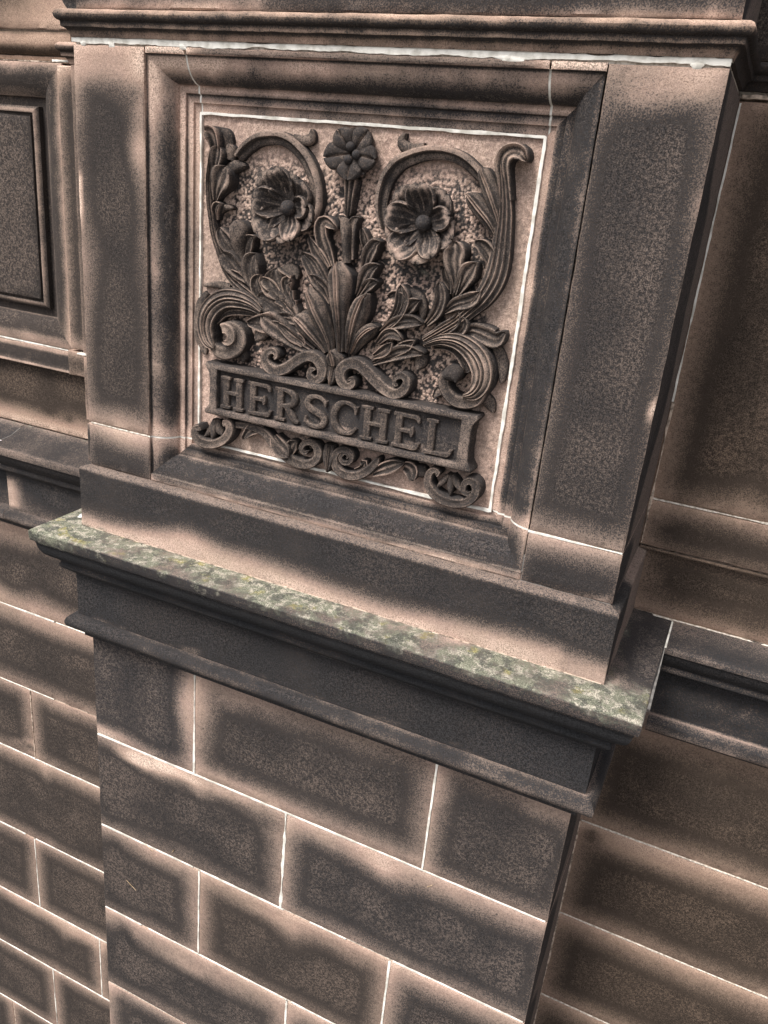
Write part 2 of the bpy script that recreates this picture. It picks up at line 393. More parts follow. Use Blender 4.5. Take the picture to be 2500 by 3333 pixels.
# ------------------------------------------------------------------ plinth course on the sill
pl = thing('plinth_course', 'plain plinth course standing on the lichened sill, black above and washed pale below', 'plinth', (W / 2, .1, .8))
def plin(x, y, z, pr):
    n = nz(x, y, z, 10, 11)
    edge = .838 + .010 * nz(x, y, z, 5, 2) + .008 * n - .014 * sstep(.2, .0, x) - .010 * math.exp(-((x - .62) / .18) ** 2) + .016 * math.exp(-((x - .23) / .05) ** 2)
    s = 1.0 * sstep(edge - .026, edge + .030, z) + .15 * n
    s *= 1 - .55 * sstep(.906, .915, z)
    if x > .9 and y < .2: s += .12
    if y > .005: s = 1.05 - .7 * sstep(.0, .03, y - .08 * sstep(.80, .9, z))
    li = .45 * sstep(.818, .803, z) * sstep(.12, -.02, x) + .3 * sstep(.806, .801, z)
    return (clamp(s, 0, 1.1), li, .15, .10 * sstep(.84, .80, z) if z < .85 else -.45)
sweep('plinth_block', pl, [(-.002, .9200), (.006, .9178), (.0118, .9160), (.0142, .9128), (.0142, .9085), (.0137, .902), (.0135, .893), (.0135, .884), (.0134, .875), (.0134, .866), (.0134, .857), (.0134, .848), (.0134, .840),
                           (.0134, .832), (.0134, .824), (.0135, .816), (.0136, .809), (.0140, .803), (.0138, .8008)], PATH, plin, step=.012)

# ------------------------------------------------------------------ upper framed pier
fp = thing('framed_pier', 'upper pier of sooty sandstone with a deep moulded square frame round the carving', 'pier', (W / 2, .1, .92))
X0, X1, Z0, Z1 = .137, .8145, .9325, 1.589
ZJ = 1.0; ZT = 1.5985; XL, XR = .2085, .7465
# frame profile: (inset, depth, soot on left member, right, top, bottom); on the top member also shade painted on its downturned edge
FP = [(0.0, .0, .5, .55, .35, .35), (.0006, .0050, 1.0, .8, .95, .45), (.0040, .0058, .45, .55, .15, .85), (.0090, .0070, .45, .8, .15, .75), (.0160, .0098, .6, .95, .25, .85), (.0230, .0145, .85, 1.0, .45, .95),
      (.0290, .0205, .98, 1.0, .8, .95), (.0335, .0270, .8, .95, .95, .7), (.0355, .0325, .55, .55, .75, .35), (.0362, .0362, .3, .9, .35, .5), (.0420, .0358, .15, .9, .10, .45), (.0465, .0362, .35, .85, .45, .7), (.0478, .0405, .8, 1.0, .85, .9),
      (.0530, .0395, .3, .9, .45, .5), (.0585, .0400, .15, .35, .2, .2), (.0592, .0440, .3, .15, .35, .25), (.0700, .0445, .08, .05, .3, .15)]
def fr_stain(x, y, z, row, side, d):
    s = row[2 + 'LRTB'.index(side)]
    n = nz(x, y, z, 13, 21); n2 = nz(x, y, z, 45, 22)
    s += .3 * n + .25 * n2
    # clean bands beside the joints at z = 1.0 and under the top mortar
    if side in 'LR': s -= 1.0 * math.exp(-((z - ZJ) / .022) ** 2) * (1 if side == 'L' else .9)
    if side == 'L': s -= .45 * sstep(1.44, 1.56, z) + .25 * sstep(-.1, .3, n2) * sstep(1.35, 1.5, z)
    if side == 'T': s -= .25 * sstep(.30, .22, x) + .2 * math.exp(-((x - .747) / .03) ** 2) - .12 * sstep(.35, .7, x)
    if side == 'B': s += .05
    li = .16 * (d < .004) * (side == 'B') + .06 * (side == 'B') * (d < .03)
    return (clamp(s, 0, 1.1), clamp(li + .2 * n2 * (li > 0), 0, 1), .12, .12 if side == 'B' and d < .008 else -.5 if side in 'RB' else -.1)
def rail(mb, pts_of, sides, step=.012, off=0.0):
    """pts_of(d) -> corner points of the run at inset d; sides = which member each leg is"""
    ref = pts_of(.03); ns = [max(2, int(math.hypot(b[0] - a[0], b[1] - a[1]) / step)) for a, b in zip(ref, ref[1:])]
    for leg, (n, sd) in enumerate(zip(ns, sides)):
        P, S = [], []
        for row in FP:
            pp = pts_of(row[0]); a, b = pp[leg], pp[leg + 1]; rp, rs = [], []
            for k in range(n + 1):
                t = k / n; x, z = a[0] + (b[0] - a[0]) * t, a[1] + (b[1] - a[1]) * t
                wv = .0006 * nz(x, row[1], z, 30, 5) + .0004 * nz(x, row[1], z, 90, 6)
                rp.append((x, row[1] + wv + off, z)); rs.append(fr_stain(x, row[1], z, row, sd, row[0]))
            P.append(rp); S.append(rs)
        mb.grid(P, S, (0, -1, 0))
g2 = .0015
jl = MB()
stone('', None, 0.0, 0.0, X0, ZJ, ZT, mg(.004, -.02, .055, .028), .30, [(.118, 1.47, .03, .045, -.42), (.10, 1.52, .05, .03, -.3), (.125, 1.40, .02, .06, -.2), (.05, 1.25, .2, .3, -.08), (.001, 1.37, .004, .035, -.9), (.002, 1.40, .004, .01, -.8), (.13, 1.565, .03, .03, -.5), (.06, 1.56, .08, .02, -.2), (.03, 1.03, .06, .03, -.15)], .028, retl=.3, mb=jl, seed=4.2, wob=.022, res=.010)
stone('', None, 0.0, X0, XL - g2, Z1, ZT, mg(.2, .2, .2, .2), .2, (), mb=jl, depth=.004, seed=5, gap=0)
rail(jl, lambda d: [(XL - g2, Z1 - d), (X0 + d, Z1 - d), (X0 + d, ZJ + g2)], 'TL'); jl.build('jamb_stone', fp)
jr = MB()
stone('', None, 0.0, X1, W, ZJ, ZT, mg(-.02, -.02, .022, .026), .18, [(.86, 1.55, .05, .025, -.4), (.90, 1.575, .06, .02, -.3), (.93, 1.56, .02, .08, -.12), (.87, 1.25, .03, .12, -.06), (.948, 1.205, .005, .013, -1.3), (.945, 1.45, .006, .02, -.3)], .030, ret=.3, mb=jr, seed=8.8, res=.010)
stone('', None, 0.0, XR + g2, X1, Z1, ZT, mg(.2, .2, .2, .2), .2, (), mb=jr, depth=.004, seed=5, gap=0)
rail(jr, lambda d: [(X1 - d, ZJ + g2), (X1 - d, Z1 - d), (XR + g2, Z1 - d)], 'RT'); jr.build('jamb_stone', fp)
li = MB()
stone('', None, 0.0, XL + g2, XR - g2, Z1, ZT, mg(.02, .02, .004, .0), .2, (), .012, mb=li, depth=.004, seed=12, gap=0)
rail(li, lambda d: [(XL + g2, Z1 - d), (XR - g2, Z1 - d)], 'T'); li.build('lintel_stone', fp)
bs_ = MB()
stone('', None, 0.0, 0.0, X0, .9195, ZJ, mg(-.01, -.02, .036, -.02), .12, [(.09, .985, .06, .02, -.2)], .024, retl=.3, mb=bs_, seed=2.2, gap=.0012)
stone('', None, 0.0, X1, W, .9195, ZJ, mg(-.02, -.02, .030, -.02), .12, [(.93, .925, .03, .006, -.4)], .022, ret=.3, mb=bs_, seed=6.1, gap=.0012)
def lip(x, z): return .5 * sstep(.925, .920, z) + .3 * nz(x, 0, z, 40, 3)
stone('', None, 0.0, X0, X1, .9195, Z0, mg(-.02, -.02, .0, .0), .12, [(.5, .922, .5, .004, -.5)], .006, mb=bs_, depth=.004, seed=7.7, gap=0, lich=lip, res=.006)
rail(bs_, lambda d: [(X0 + d, ZJ - g2), (X0 + d, Z0 + d), (X1 - d, Z0 + d), (X1 - d, ZJ - g2)], 'LBR'); bs_.build('base_stone', fp)
# mortar following the frame profile in the joints
def joint_strip(ptfn):
    P = [[ptfn(r[0], -1) [:1] + (r[1] + .0006,) + ptfn(r[0], -1)[1:], ptfn(r[0], 1)[:1] + (r[1] + .0006,) + ptfn(r[0], 1)[1:]] for r in FP]
    mt.grid(P, [[(0, 0, 0, 0)] * 2 for _ in P], (0, -1, 0))
for fn in (lambda d, s: (XL + s * .0022, Z1 - d), lambda d, s: (XR + s * .0022, Z1 - d), lambda d, s: (X0 + d, ZJ + s * .0022), lambda d, s: (X1 - d, ZJ + s * .0022)):
    mt = MB(); joint_strip(fn); mt.build('frame_pointing', fp, CHALK)
pointing('pointing', fp, MORTAR, (.006, ZJ), (X0, ZJ), .0026, .0004, .0002); pointing('pointing', fp, CHALK, (X1, ZJ), (W - .001, ZJ), .0034, .0004, .0003)
slab('core', fp, MORTAR, .012, W - .012, .93, 1.597, .075, .25)
slab('mortar_course', fp, MORTAR, .004, W - .004, 1.5965, 1.6072, .004, .32)
# the thick white bed under the cornice, with spilt lumps
pointing('top_mortar', fp, CHALK, (-.0015, 1.6030), (W + .0005, 1.6030), .0098, .0004, .0006, ragged=.6, n=260, depth=.03)
for x, wd, h in ((.022, .010, .005), (.075, .014, .006), (.205, .018, .005), (.695, .040, .0055), (.915, .012, .0055)):
    mb = MB(); P = [[(x + wd * .5 * r * math.cos(q) * (1 + .3 * math.sin(2 * q + x * 50) + .2 * math.sin(5 * q)), -.0012 + .0014 * r * r, 1.5995 - h * .2 + h * .8 * r * math.sin(q)) for q in frange(0, 2 * math.pi * 15 / 16, .3927)] for r in (.03, .5, .8, 1, 1.02)]
    for p in range(len(P[-1])): P[-1][p] = (P[-1][p][0], .004, P[-1][p][2])
    mb.grid(P, [[(0, 0, 0, 0)] * len(P[0]) for _ in P], (0, -1, 0), close=True); mb.build('mortar_lump', fp, CHALK)

# ------------------------------------------------------------------ cornice over the pier and along the right wall
YR = .262
co = thing('cornice_moulding', 'tan roll-moulded string cornice over the white mortar bed at the head of the pier', 'cornice', (W / 2, .1, 1.606))
CP = [(-.004, 1.6425, .3), (.004, 1.6424, .15), (.0125, 1.6412, .12), (.0168, 1.6385, .22), (.0188, 1.6345, .45), (.0178, 1.6300, .85), (.0150, 1.6268, 1.05), (.0118, 1.6258, 1.05),
      (.0116, 1.6245, .8), (.0114, 1.6210, .45), (.0112, 1.6185, .5), (.0085, 1.6176, 1.0), (.0055, 1.6160, .85), (.0035, 1.6130, .35), (.0022, 1.6095, .25), (.0015, 1.6065, .3), (-.004, 1.6062, .5)]
def cstain(x, y, z, pr):
    n = nz(x, y, z, 12, 31); n2 = nz(x, y, z, 55, 32)
    s = pr[2] + .25 * n + .28 * n2
    if z < 1.626: s += .3 * sstep(.12, .02, x) + .15 * sstep(.75, .9, x) * (z > 1.617)
    if y > .02: s = max(s, .85)
    return (clamp(s, 0, 1.1), 0, .75, -.6)
sweep('roll_moulding', co, CP, [(0, YR), (0, 0), (W, 0), (W, YR), (2.4, YR)], cstain, step=.01)

up = thing('upper_block', 'black sooty base of the next pier stage resting on the cornice at the top edge', 'stone block', (W / 2, .1, 1.642))
def upl(x, z): return 0.0
stone('block', up, .004, .004, .951, 1.6435, 1.86, mg(-.05, -.03, -.05, .006), .15, [(.2, 1.65, .12, .012, -.4), (.5, 1.655, .2, .008, -.35), (.33, 1.67, .02, .02, -.3), (.92, 1.66, .01, .04, -.3), (.85, 1.648, .2, .006, -.3)], .012, ret=.24, res=.010, seed=3.3, wob=.03)
slab('core', up, MORTAR, .05, .9, 1.65, 1.85, .03, .2)
# ------------------------------------------------------------------ right-hand wall
YLR = .225
rw = thing('ashlar_wall', 'recessed wall of brown sandstone courses right of the lower pier', 'wall', (1.6, .3, -1.9))
KR = [.603, .3604, .1255, -.1045, -.337, -.572, -.81]
for i in range(6):
    b = [(.050, .05, .040, .038), (.05, .05, .064, .034), (.05, .05, .058, .032), (.03, .05, .05, .036), (.03, .05, .05, .036), (.03, .05, .05, .03)][i]
    xs = (.94, 1.62 - .2 * (i % 2), 2.4)
    for a, c in zip(xs, xs[1:]):
        bl = [[(1.02, .56, .06, .03, -.1)], [(.985, .335, .015, .015, .55), (1.1, .33, .1, .02, -.2)], [], [], [], []][i] if a < 1 else []
        stone('block', rw, YLR, a, c, KR[i + 1], KR[i], b, .85, bl, .032, res=.014 if a < 1 else .05, seed=20 + i * 3.3)
slab('mortar_bed', rw, OLDMORTAR, .935, 2.4, -1.9, .60, YLR + .0024, .06)
for i in range(1, 4): pointing('pointing', rw, MORTAR, (.96, KR[i]), (1.5, KR[i]), .0022, YLR, .0003, ragged=.6)
pointing('pointing', rw, OLDMORTAR, (.9585, -.5), (.9585, .36), .0045, YLR - .001, .002, ragged=.9)

rs = thing('string_course', 'black moulded string course carried along the right-hand wall beside the sill', 'string course', (1.6, .25, .6))
RS = [(-.045, .7990, .5, .25), (.0, .7985, .65, .1), (.030, .7982, .85), (.050, .7975, .9), (.060, .7962, .8), (.0648, .7930, .6), (.0652, .7865, .65), (.0630, .7845, .95), (.0620, .7825, 1.1), (.0605, .7770, 1.1), (.0560, .7680, 1.1), (.0490, .7600, 1.1), (.0440, .7555, 1.05),
      (.0455, .7535, .75), (.0462, .7490, .7), (.0450, .7440, .85), (.0330, .7390, 1.1), (.0210, .7345, 1.1), (.0205, .72, 1.0), (.0205, .69, .85), (.0205, .67, 1.0), (.0205, .650, .95), (.0260, .6485, .35), (.0340, .6465, .75), (.0400, .6400, .95), (.0405, .6320, .75), (.0385, .6240, .55), (.0290, .6170, .7), (.0170, .6110, .95), (.0120, .6080, 1.0), (.0100, .6030, .7), (.0, .5995, .5)]
rs_p = [(1.0310, YLR), (2.4, YLR)]
sweep('moulding', rs, RS, rs_p, None, warm=.05, crust=.8)
mbp = MB(); mbp.grid([[(1.0296, .160, .7965), (1.0296, .175, .7972), (1.0296, .20, .7985), (1.0296, .255, .7992)], [(1.0325, .160, .7970), (1.0325, .175, .7978), (1.0325, .20, .7990), (1.0325, .255, .7997)]], [[(0, 0, 0, 0)] * 4] * 2, (0, 0, 1))
mbp.build('joint_mortar', rs, CHALK)

ru = thing('upper_wall', 'recessed upper wall right of the framed pier, brown with pale washed margins', 'wall', (1.5, .3, .8))
stone('block', ru, YR - .012, .935, 2.4, 1.0074, 1.594, mg(.060, .05, .02, .026), .85, [(1.0, 1.2, .012, .3, .15), (1.09, 1.06, .02, .05, -.2), (1.05, 1.55, .05, .03, -.2)], .034, seed=41)
stone('block', ru, YR - .012, .935, 2.4, .9240, 1.0074, mg(.028, .05, .030, .004), .75, [(.97, .96, .02, .04, -.3)], .02, seed=43, res=.01)
sweep('fillet', ru, [(.012, .9240, .6), (.0125, .9215, .5), (.0125, .9190, .9), (.0, .9140, 1.1)], [(.952, YR), (2.4, YR)], None, warm=.9)
stone('block', ru, YR, .935, 2.4, .799, .9160, mg(.055, .05, -.01, .042), .85, [(1.15, .83, .1, .02, .2), (1.0, .87, .02, .04, -.3)], .026, seed=47, wob=.012, res=.01)
slab('mortar_bed', ru, OLDMORTAR, .935, 2.4, .80, 1.60, YR + .0022, .06)
pointing('pointing', ru, MORTAR, (.953, 1.0074), (1.5, 1.0074), .0034, YR - .012, .0006, ragged=.7)
pointing('pointing', ru, MORTAR, (.96, .7985), (1.5, .7985), .0026, YR - .001, .0006, ragged=.9)
pointing('pointing', ru, OLDMORTAR, (.953, 1.5975), (1.5, 1.5975), .0055, YR - .012, .002, ragged=.9)
pointing('pointing', ru, CHALK, (.9525, 1.17), (.9525, 1.59), .0034, YR - .014, .002, ragged=.8)
pointing('pointing', ru, OLDMORTAR, (.9535, .93), (.9535, 1.17), .0055, YR - .014, .002, ragged=.9)
stone('block', ru, YR + .004, .935, 2.4, 1.6435, 2.0, mg(-.05, .05, -.05, -.02), .4, (), .03, seed=49)
slab('core', ru, MORTAR, .935, 2.4, 1.60, 2.0, YR + .03, .05)

# ------------------------------------------------------------------ left-hand wall
YLL = .27
lw = thing('ashlar_wall', 'recessed wall of pinkish sandstone courses left of the lower pier', 'wall', (-.5, .3, -1.9))
ML = [.583, .3334, .0912, -.1394, -.440, -.713, -.956, -1.224, -1.5]
VX = [[-2.4, -1.2, 0.0], [-2.4, -1.2, 0.0], [-2.4, -1.2, -.5051, 0.0], [-2.4, -1.2, -.80, 0.0], [-2.4, -1.2, -.535, 0.0], [-2.4, -1.2, -.80, -.3018, 0.0], [-2.4, -1.2, -.502, 0.0], [-2.4, -1.2, -.7, 0.0]]
for i in range(8):
    for a, c in zip(VX[i], VX[i][1:]):
        mgn = (.03, .03 if c < -.01 else -.05, (.085, .050, .03, .055, .034, .05, .032, .03)[i], (.075, .035, .026, .022, .026, .024, .03, .03)[i])
        bl = [[(-.44, .49, .03, .03, .6), (-.38, .46, .05, .05, .35), (-.52, .44, .05, .05, .5), (-.3, .47, .04, .06, .3)], [(-.34, .30, .3, .02, -.15)], [(-.53, -.10, .05, .012, -.7), (-.52, -.105, .03, .006, .9)] if c < -.4 else [(-.4, .06, .06, .03, -.2)],
              [(-.47, -.2, .02, .2, -.25), (-.6, -.2, .1, .05, .1)], [], [(-.4, -.74, .2, .03, -.25), (-.45, -.8, .03, .05, -.3)], [], []][i]
        stone('block', lw, YLL, a, c, ML[i + 1], ML[i], mgn, .42, bl, .034, seed=60 + i * 2.7 + a, res=.016, wob=.020 if i in (0, 5) else .008, top=.85 if i == 0 else 1.0)
slab('mortar_bed', lw, OLDMORTAR, -2.4, 0.0, -1.9, .58, YLL + .0024, .06)
for i, spans in ((1, [(-.9, -.40, .0042), (-.395, -.12, .003)]), (2, [(-.9, -.42, .0016)]), (3, [(-.9, -.2, .0034)]), (4, [(-.9, -.57, .0048), (-.53, -.2, .003)]), (5, [(-.9, -.2, .0042)]), (6, [(-.9, -.1, .0044)]), (7, [(-.9, -.1, .003)])):
    for a, b, wd in spans: pointing('pointing', lw, CHALK, (a, ML[i]), (b, ML[i]), wd, YLL, .0005)
for x, a, b, mat in ((-.5051, ML[3], ML[2], OLDMORTAR), (-.535, ML[5], ML[4], CHALK), (-.3018, ML[6], ML[5], CHALK), (-.502, ML[7], ML[6], CHALK)):
    pointing('pointing', lw, mat, (x, a), (x, b), .0036, YLL, .0005)

ls = thing('string_course', 'dark weathered string course on the left-hand wall above the pink blocks', 'string course', (-.5, .3, .57))
def lsp(dy): return [(-.046, .8255, .45, .35), (-.025, .8180, .75, .15), (.0, .8075, .8, .1), (.03, .8045, .8, .1), (.055, .8022, .75, .1), (.0640, .8005, .5, .1), (.0652, .7960, .5), (.0650, .790, .55), (.0640, .7835, .65), (.0610, .7815, 1.0), (.0585, .775, 1.05), (.0540, .766, 1.05), (.0470, .758, 1.05), (.0400, .751, 1.05), (.0360, .7475, 1.0),
      (.0385, .7450, .9), (.0390, .739, .9), (.0375, .7345, .95), (.0280, .728, 1.05), (.0215 - dy, .7215, 1.05), (.0205 - dy, .70, .95), (.0205 - dy, .68, .85), (.0205 - dy, .66, .8), (.0205 - dy, .64, .7), (.0205 - dy, .629, .6), (.0280, .6275, .7), (.0345, .6250, .85), (.0395, .6185, .75), (.0405, .612, .55), (.0390, .606, .6), (.0300, .599, .8), (.0190, .590, 1.0), (.0160, .587, 1.0), (.0150, .582, .6), (.0, .5795, .5)]
def lss(x, y, z, pr):
    s = pr[2] + .2 * nz(x, y, z, 10, 71) + .15 * nz(x, y, z, 40, 72)
    if .63 < z < .72:
        s -= .75 * sstep(-.43, -.50, x) * (x > -.502); s += .35 * math.exp(-((x + .30 - (z - .66) * -2.2) / .07) ** 2) - .25 * math.exp(-((x + .26) / .06) ** 2 - ((z - .69) / .03) ** 2)
    return (clamp(s, 0, 1.1), pr[3] if len(pr) > 3 else 0.0, .12, -.6)
sweep('moulding', ls, lsp(0), [(-.5010, YLL), (0.0, YLL)], lss, step=.014, cap=False)
sweep('moulding', ls, lsp(.014), [(-2.4, YLL), (-.5030, YLL)], None, warm=0.0, crust=.9, cap=False)
o = (lambda mb: (mb.grid([[(-.497 + .0075 * r * math.cos(q), .232 + .004 * r * math.sin(q), .8068 + .0012 * (1 - r * r)) for q in frange(0, 5.8, .52)] for r in (.05, .6, 1)], [[(0, 0, 0, 0)] * 12] * 3, (0, 0, 1), close=True), mb.build('bird_dropping', None, DROPPING))[1])(MB())
o['label'] = 'oval white bird dropping on the left-hand string course ledge'; o['category'] = 'dropping'; o['group'] = 'bird droppings on the sill'

pw = thing('panelled_wall', 'recessed left-hand wall with a raised rectangular panel in a rounded moulded frame', 'wall', (-.5, .35, .8))
# wall below the frame
def lowst(x, z): return 0.0
stone('wall_stone', pw, .315, -2.4, -.02, .826, .9865, mg(-.05, -.05, -.05, .070), .75, [(-.42, .875, .02, .012, .55), (-.36, .865, .012, .01, .45), (-.55, .90, .12, .03, .25), (-.3, .93, .12, .04, .1), (-.35, .905, .1, .014, -.25)], .022, seed=77, wob=.02, res=.012)
# frame base member
YF = .30
sweep('frame_base', pw, [(.0, 1.0325, .1), (.002, 1.0300, .1), (.002, 1.0235, .25), (.002, 1.018, .9), (.002, 1.008, .95), (.002, .997, .95), (.002, .990, .75), (.004, .9865, .15), (.004, .9830, .3), (.0, .9815, 1.0), (-.035, .9800, 1.0)],
      [(-2.4, YF), (-.318, YF)], None, warm=.3)
pointing('pointing', pw, CHALK, (-1.0, 1.0340), (-.312, 1.0340), .0038, YF - .002, .0008)
# moulded ring (right, top and bottom members; the left one lies out of sight)
FX1, FZ0, FZ1, FX0 = -.3135, 1.0360, 1.6050, -1.5
RP = [(0.0, .3000, .15), (.0015, .2975, .1), (.010, .2950, .2), (.020, .2945, .55), (.030, .2960, .85), (.040, .2990, .95), (.050, .3035, .8), (.0580, .3090, .65), (.0625, .3130, .5), (.0630, .3200, .9), (.0800, .3215, 1.0), (.0805, .3100, .9), (.0860, .3050, .4), (.0900, .3040, .35), (.0925, .3045, .6), (.0930, .3090, 1.1), (.0975, .3090, 1.1), (.0980, .3035, .9)]
ring = MB(); legs = [('R', lambda d: ((FX1 - d, FZ0 + d), (FX1 - d, FZ1 - d))), ('T', lambda d: ((FX1 - d, FZ1 - d), (FX0 + d, FZ1 - d))), ('L', lambda d: ((FX0 + d, FZ1 - d), (FX0 + d, FZ0 + d))), ('B', lambda d: ((FX0 + d, FZ0 + d), (FX1 - d, FZ0 + d)))]
for sd, fn in legs:
    mbl = MB(); P, S = [], []
    for d, y, so in RP:
        a, b = fn(d); rp, rss = [], []
        for k in range(41):
            t = k / 40; x, z = a[0] + (b[0] - a[0]) * t, a[1] + (b[1] - a[1]) * t
            s = so
            if sd == 'T': s = clamp(so + .15) if .008 < d < .05 else so * .8
            if sd == 'B': s = {True: .15 + .85 * sstep(.012, .035, d)}[True] if d < .062 else so
            if sd == 'R': s -= .5 * math.exp(-((z - 1.04) / .05) ** 2)
            rp.append((x, y + .0005 * nz(x, y, z, 20, 3), z)); rss.append((clamp(s + .2 * nz(x, y, z, 12, 81) + .15 * nz(x, y, z, 50, 82), 0, 1.1), 0, .35, 0))
        P.append(rp); S.append(rss)
    mbl.grid(P, S, (0, -1, 0)); mbl.build('frame_moulding', pw)
stone('raised_panel', pw, .3025, FX0 + .0985, FX1 - .0985, FZ0 + .0985 - .04, FZ1 - .0985, mg(-.02, -.02, -.02, -.02), .25, (), .03, seed=91, top=.72) if False else None
stone('raised_panel', pw, .3030, FX0 + .0982, FX1 - .0982, FZ0 + .0982, FZ1 - .0982, mg(-.03, -.03, -.03, -.03), .3, [(-.5, 1.3, .2, .3, .5)], .03, seed=91, top=1.0, gap=0)
slab('backing', pw, OLDMORTAR, -2.4, -.01, .80, 1.62, .345, .05)
# narrow pilaster strip between frame and pier
YT = .25
stone('strip', pw, YT, -.2465, .0, 1.048, 1.6005, mg(.0, -.05, .05, .03), .45, [(-.10, 1.3, .15, .3, .1)], .03, seed=93, retl=.08, res=.012)
stone('strip', pw, YT, -.2465, .0, .90, 1.0445, mg(.0, -.05, .03, .04), .45, (), .03, seed=94, retl=.08, res=.012)
stone('strip', pw, YT - .012, -.233, .0, .812, .90, mg(-.03, -.05, .0, .012), .2, (), .02, seed=97, retl=.08, res=.012)
pointing('pointing', pw, CHALK, (-.262, 1.0463), (-.0, 1.0463), .0040, YT - .0005, .0008)
pointing('pointing', pw, CHALK, (-.29, 1.6030), (-.0, 1.6030), .0050, YT - .0005, .0010)
stone('strip', pw, YT + .028, -.3185, -.249, .985, 1.0425, mg(-.05, -.05, .03, .02), .6, (), .02, seed=96, res=.012)
stone('strip', pw, YT + .028, -.3105, -.249, 1.0445, 1.6005, mg(.012, .004, .05, .03), .45, (), .02, seed=95, res=.012)
sweep('cap_moulding', pw, [(o_, z - .008, s, 0) for o_, z, s in CP], [(-.2465, .29), (-.2465, YT), (.0, YT)], None, warm=.5)

lc = thing('wall_cornice', 'plain tan cornice band with a dark grooved top on the wall left of the pier', 'cornice', (-.5, .33, 1.61))
LC = [(-.02, 1.6640, .9), (.001, 1.6632, 1.1), (.001, 1.6590, 1.1), (.012, 1.6580, .5), (.0125, 1.652, .12), (.0125, 1.645, .05), (.0120, 1.638, .15), (.0105, 1.632, .5), (.0070, 1.6260, .85), (.0020, 1.6205, 1.0), (-.002, 1.6180, 1.1), (.0, 1.6165, .3), (.0, 1.6100, .25), (-.0005, 1.6085, .8), (-.012, 1.6075, 1.1)]
sweep('band', lc, LC, [(-2.4, .3125), (-.3035, .3125), (-.3035, .36)], None, warm=.95)
pointing('pointing', lc, OLDMORTAR, (-1.0, 1.6062), (-.30, 1.6062), .0026, .300, .002, ragged=1.2)
lu = thing('upper_wall', 'smooth tan upper wall at the top left corner behind the pier', 'wall', (-.5, .35, 1.62))
stone('block', lu, .325, -2.4, -.30, 1.6645, 2.2, mg(.3, .3, .02, .02), .85, [(-.5, 1.8, .2, .08, .35), (-.45, 1.73, .15, .05, .2)], .06, seed=99, top=.3)
stone('block', lu, .318, -.3000, .0, 1.61, 2.2, mg(.3, .3, .02, .02), .85, [(-.15, 1.72, .1, .06, .2)], .06, seed=98, top=.3)
cs = thing('carved_console', 'dark curled end of a carved console at the upper block, cut by the top edge', 'console', (-.04, .08, 1.645))
mbc = MB(); P = []
for i in range(15):
    t = i / 14; q = t * 1.7
    P.append([(-.0 - .060 * math.sin(q) ** .8 * (1 if k else 1) + .006 * math.cos(k * 1.05) * (1 if k % 2 else .6), .055 + .020 * math.sin(k * 1.05), 1.6440 + .052 * (1 - math.cos(q)) + .006 * math.sin(k * 1.05)) for k in range(6)])
mbc.grid(P, [[(1.1, 0, 0, 0)] * 6 for _ in P], None, close=True); mbc.build('scroll', cs)
mbc = MB(); P = [[(.004 - .052 * math.sin(i / 8 * 1.5) * k / 3, .045 + .004 * math.sin(k * 3 + i), 1.6445 + .1 * i / 8 * (.2 + .8 * k / 3) + .01) for k in range(4)] for i in range(9)]
mbc.grid(P, [[(1.1, 0, 0, 0)] * 4 for _ in P], (0, -1, 0)); mbc.build('leaf', cs)
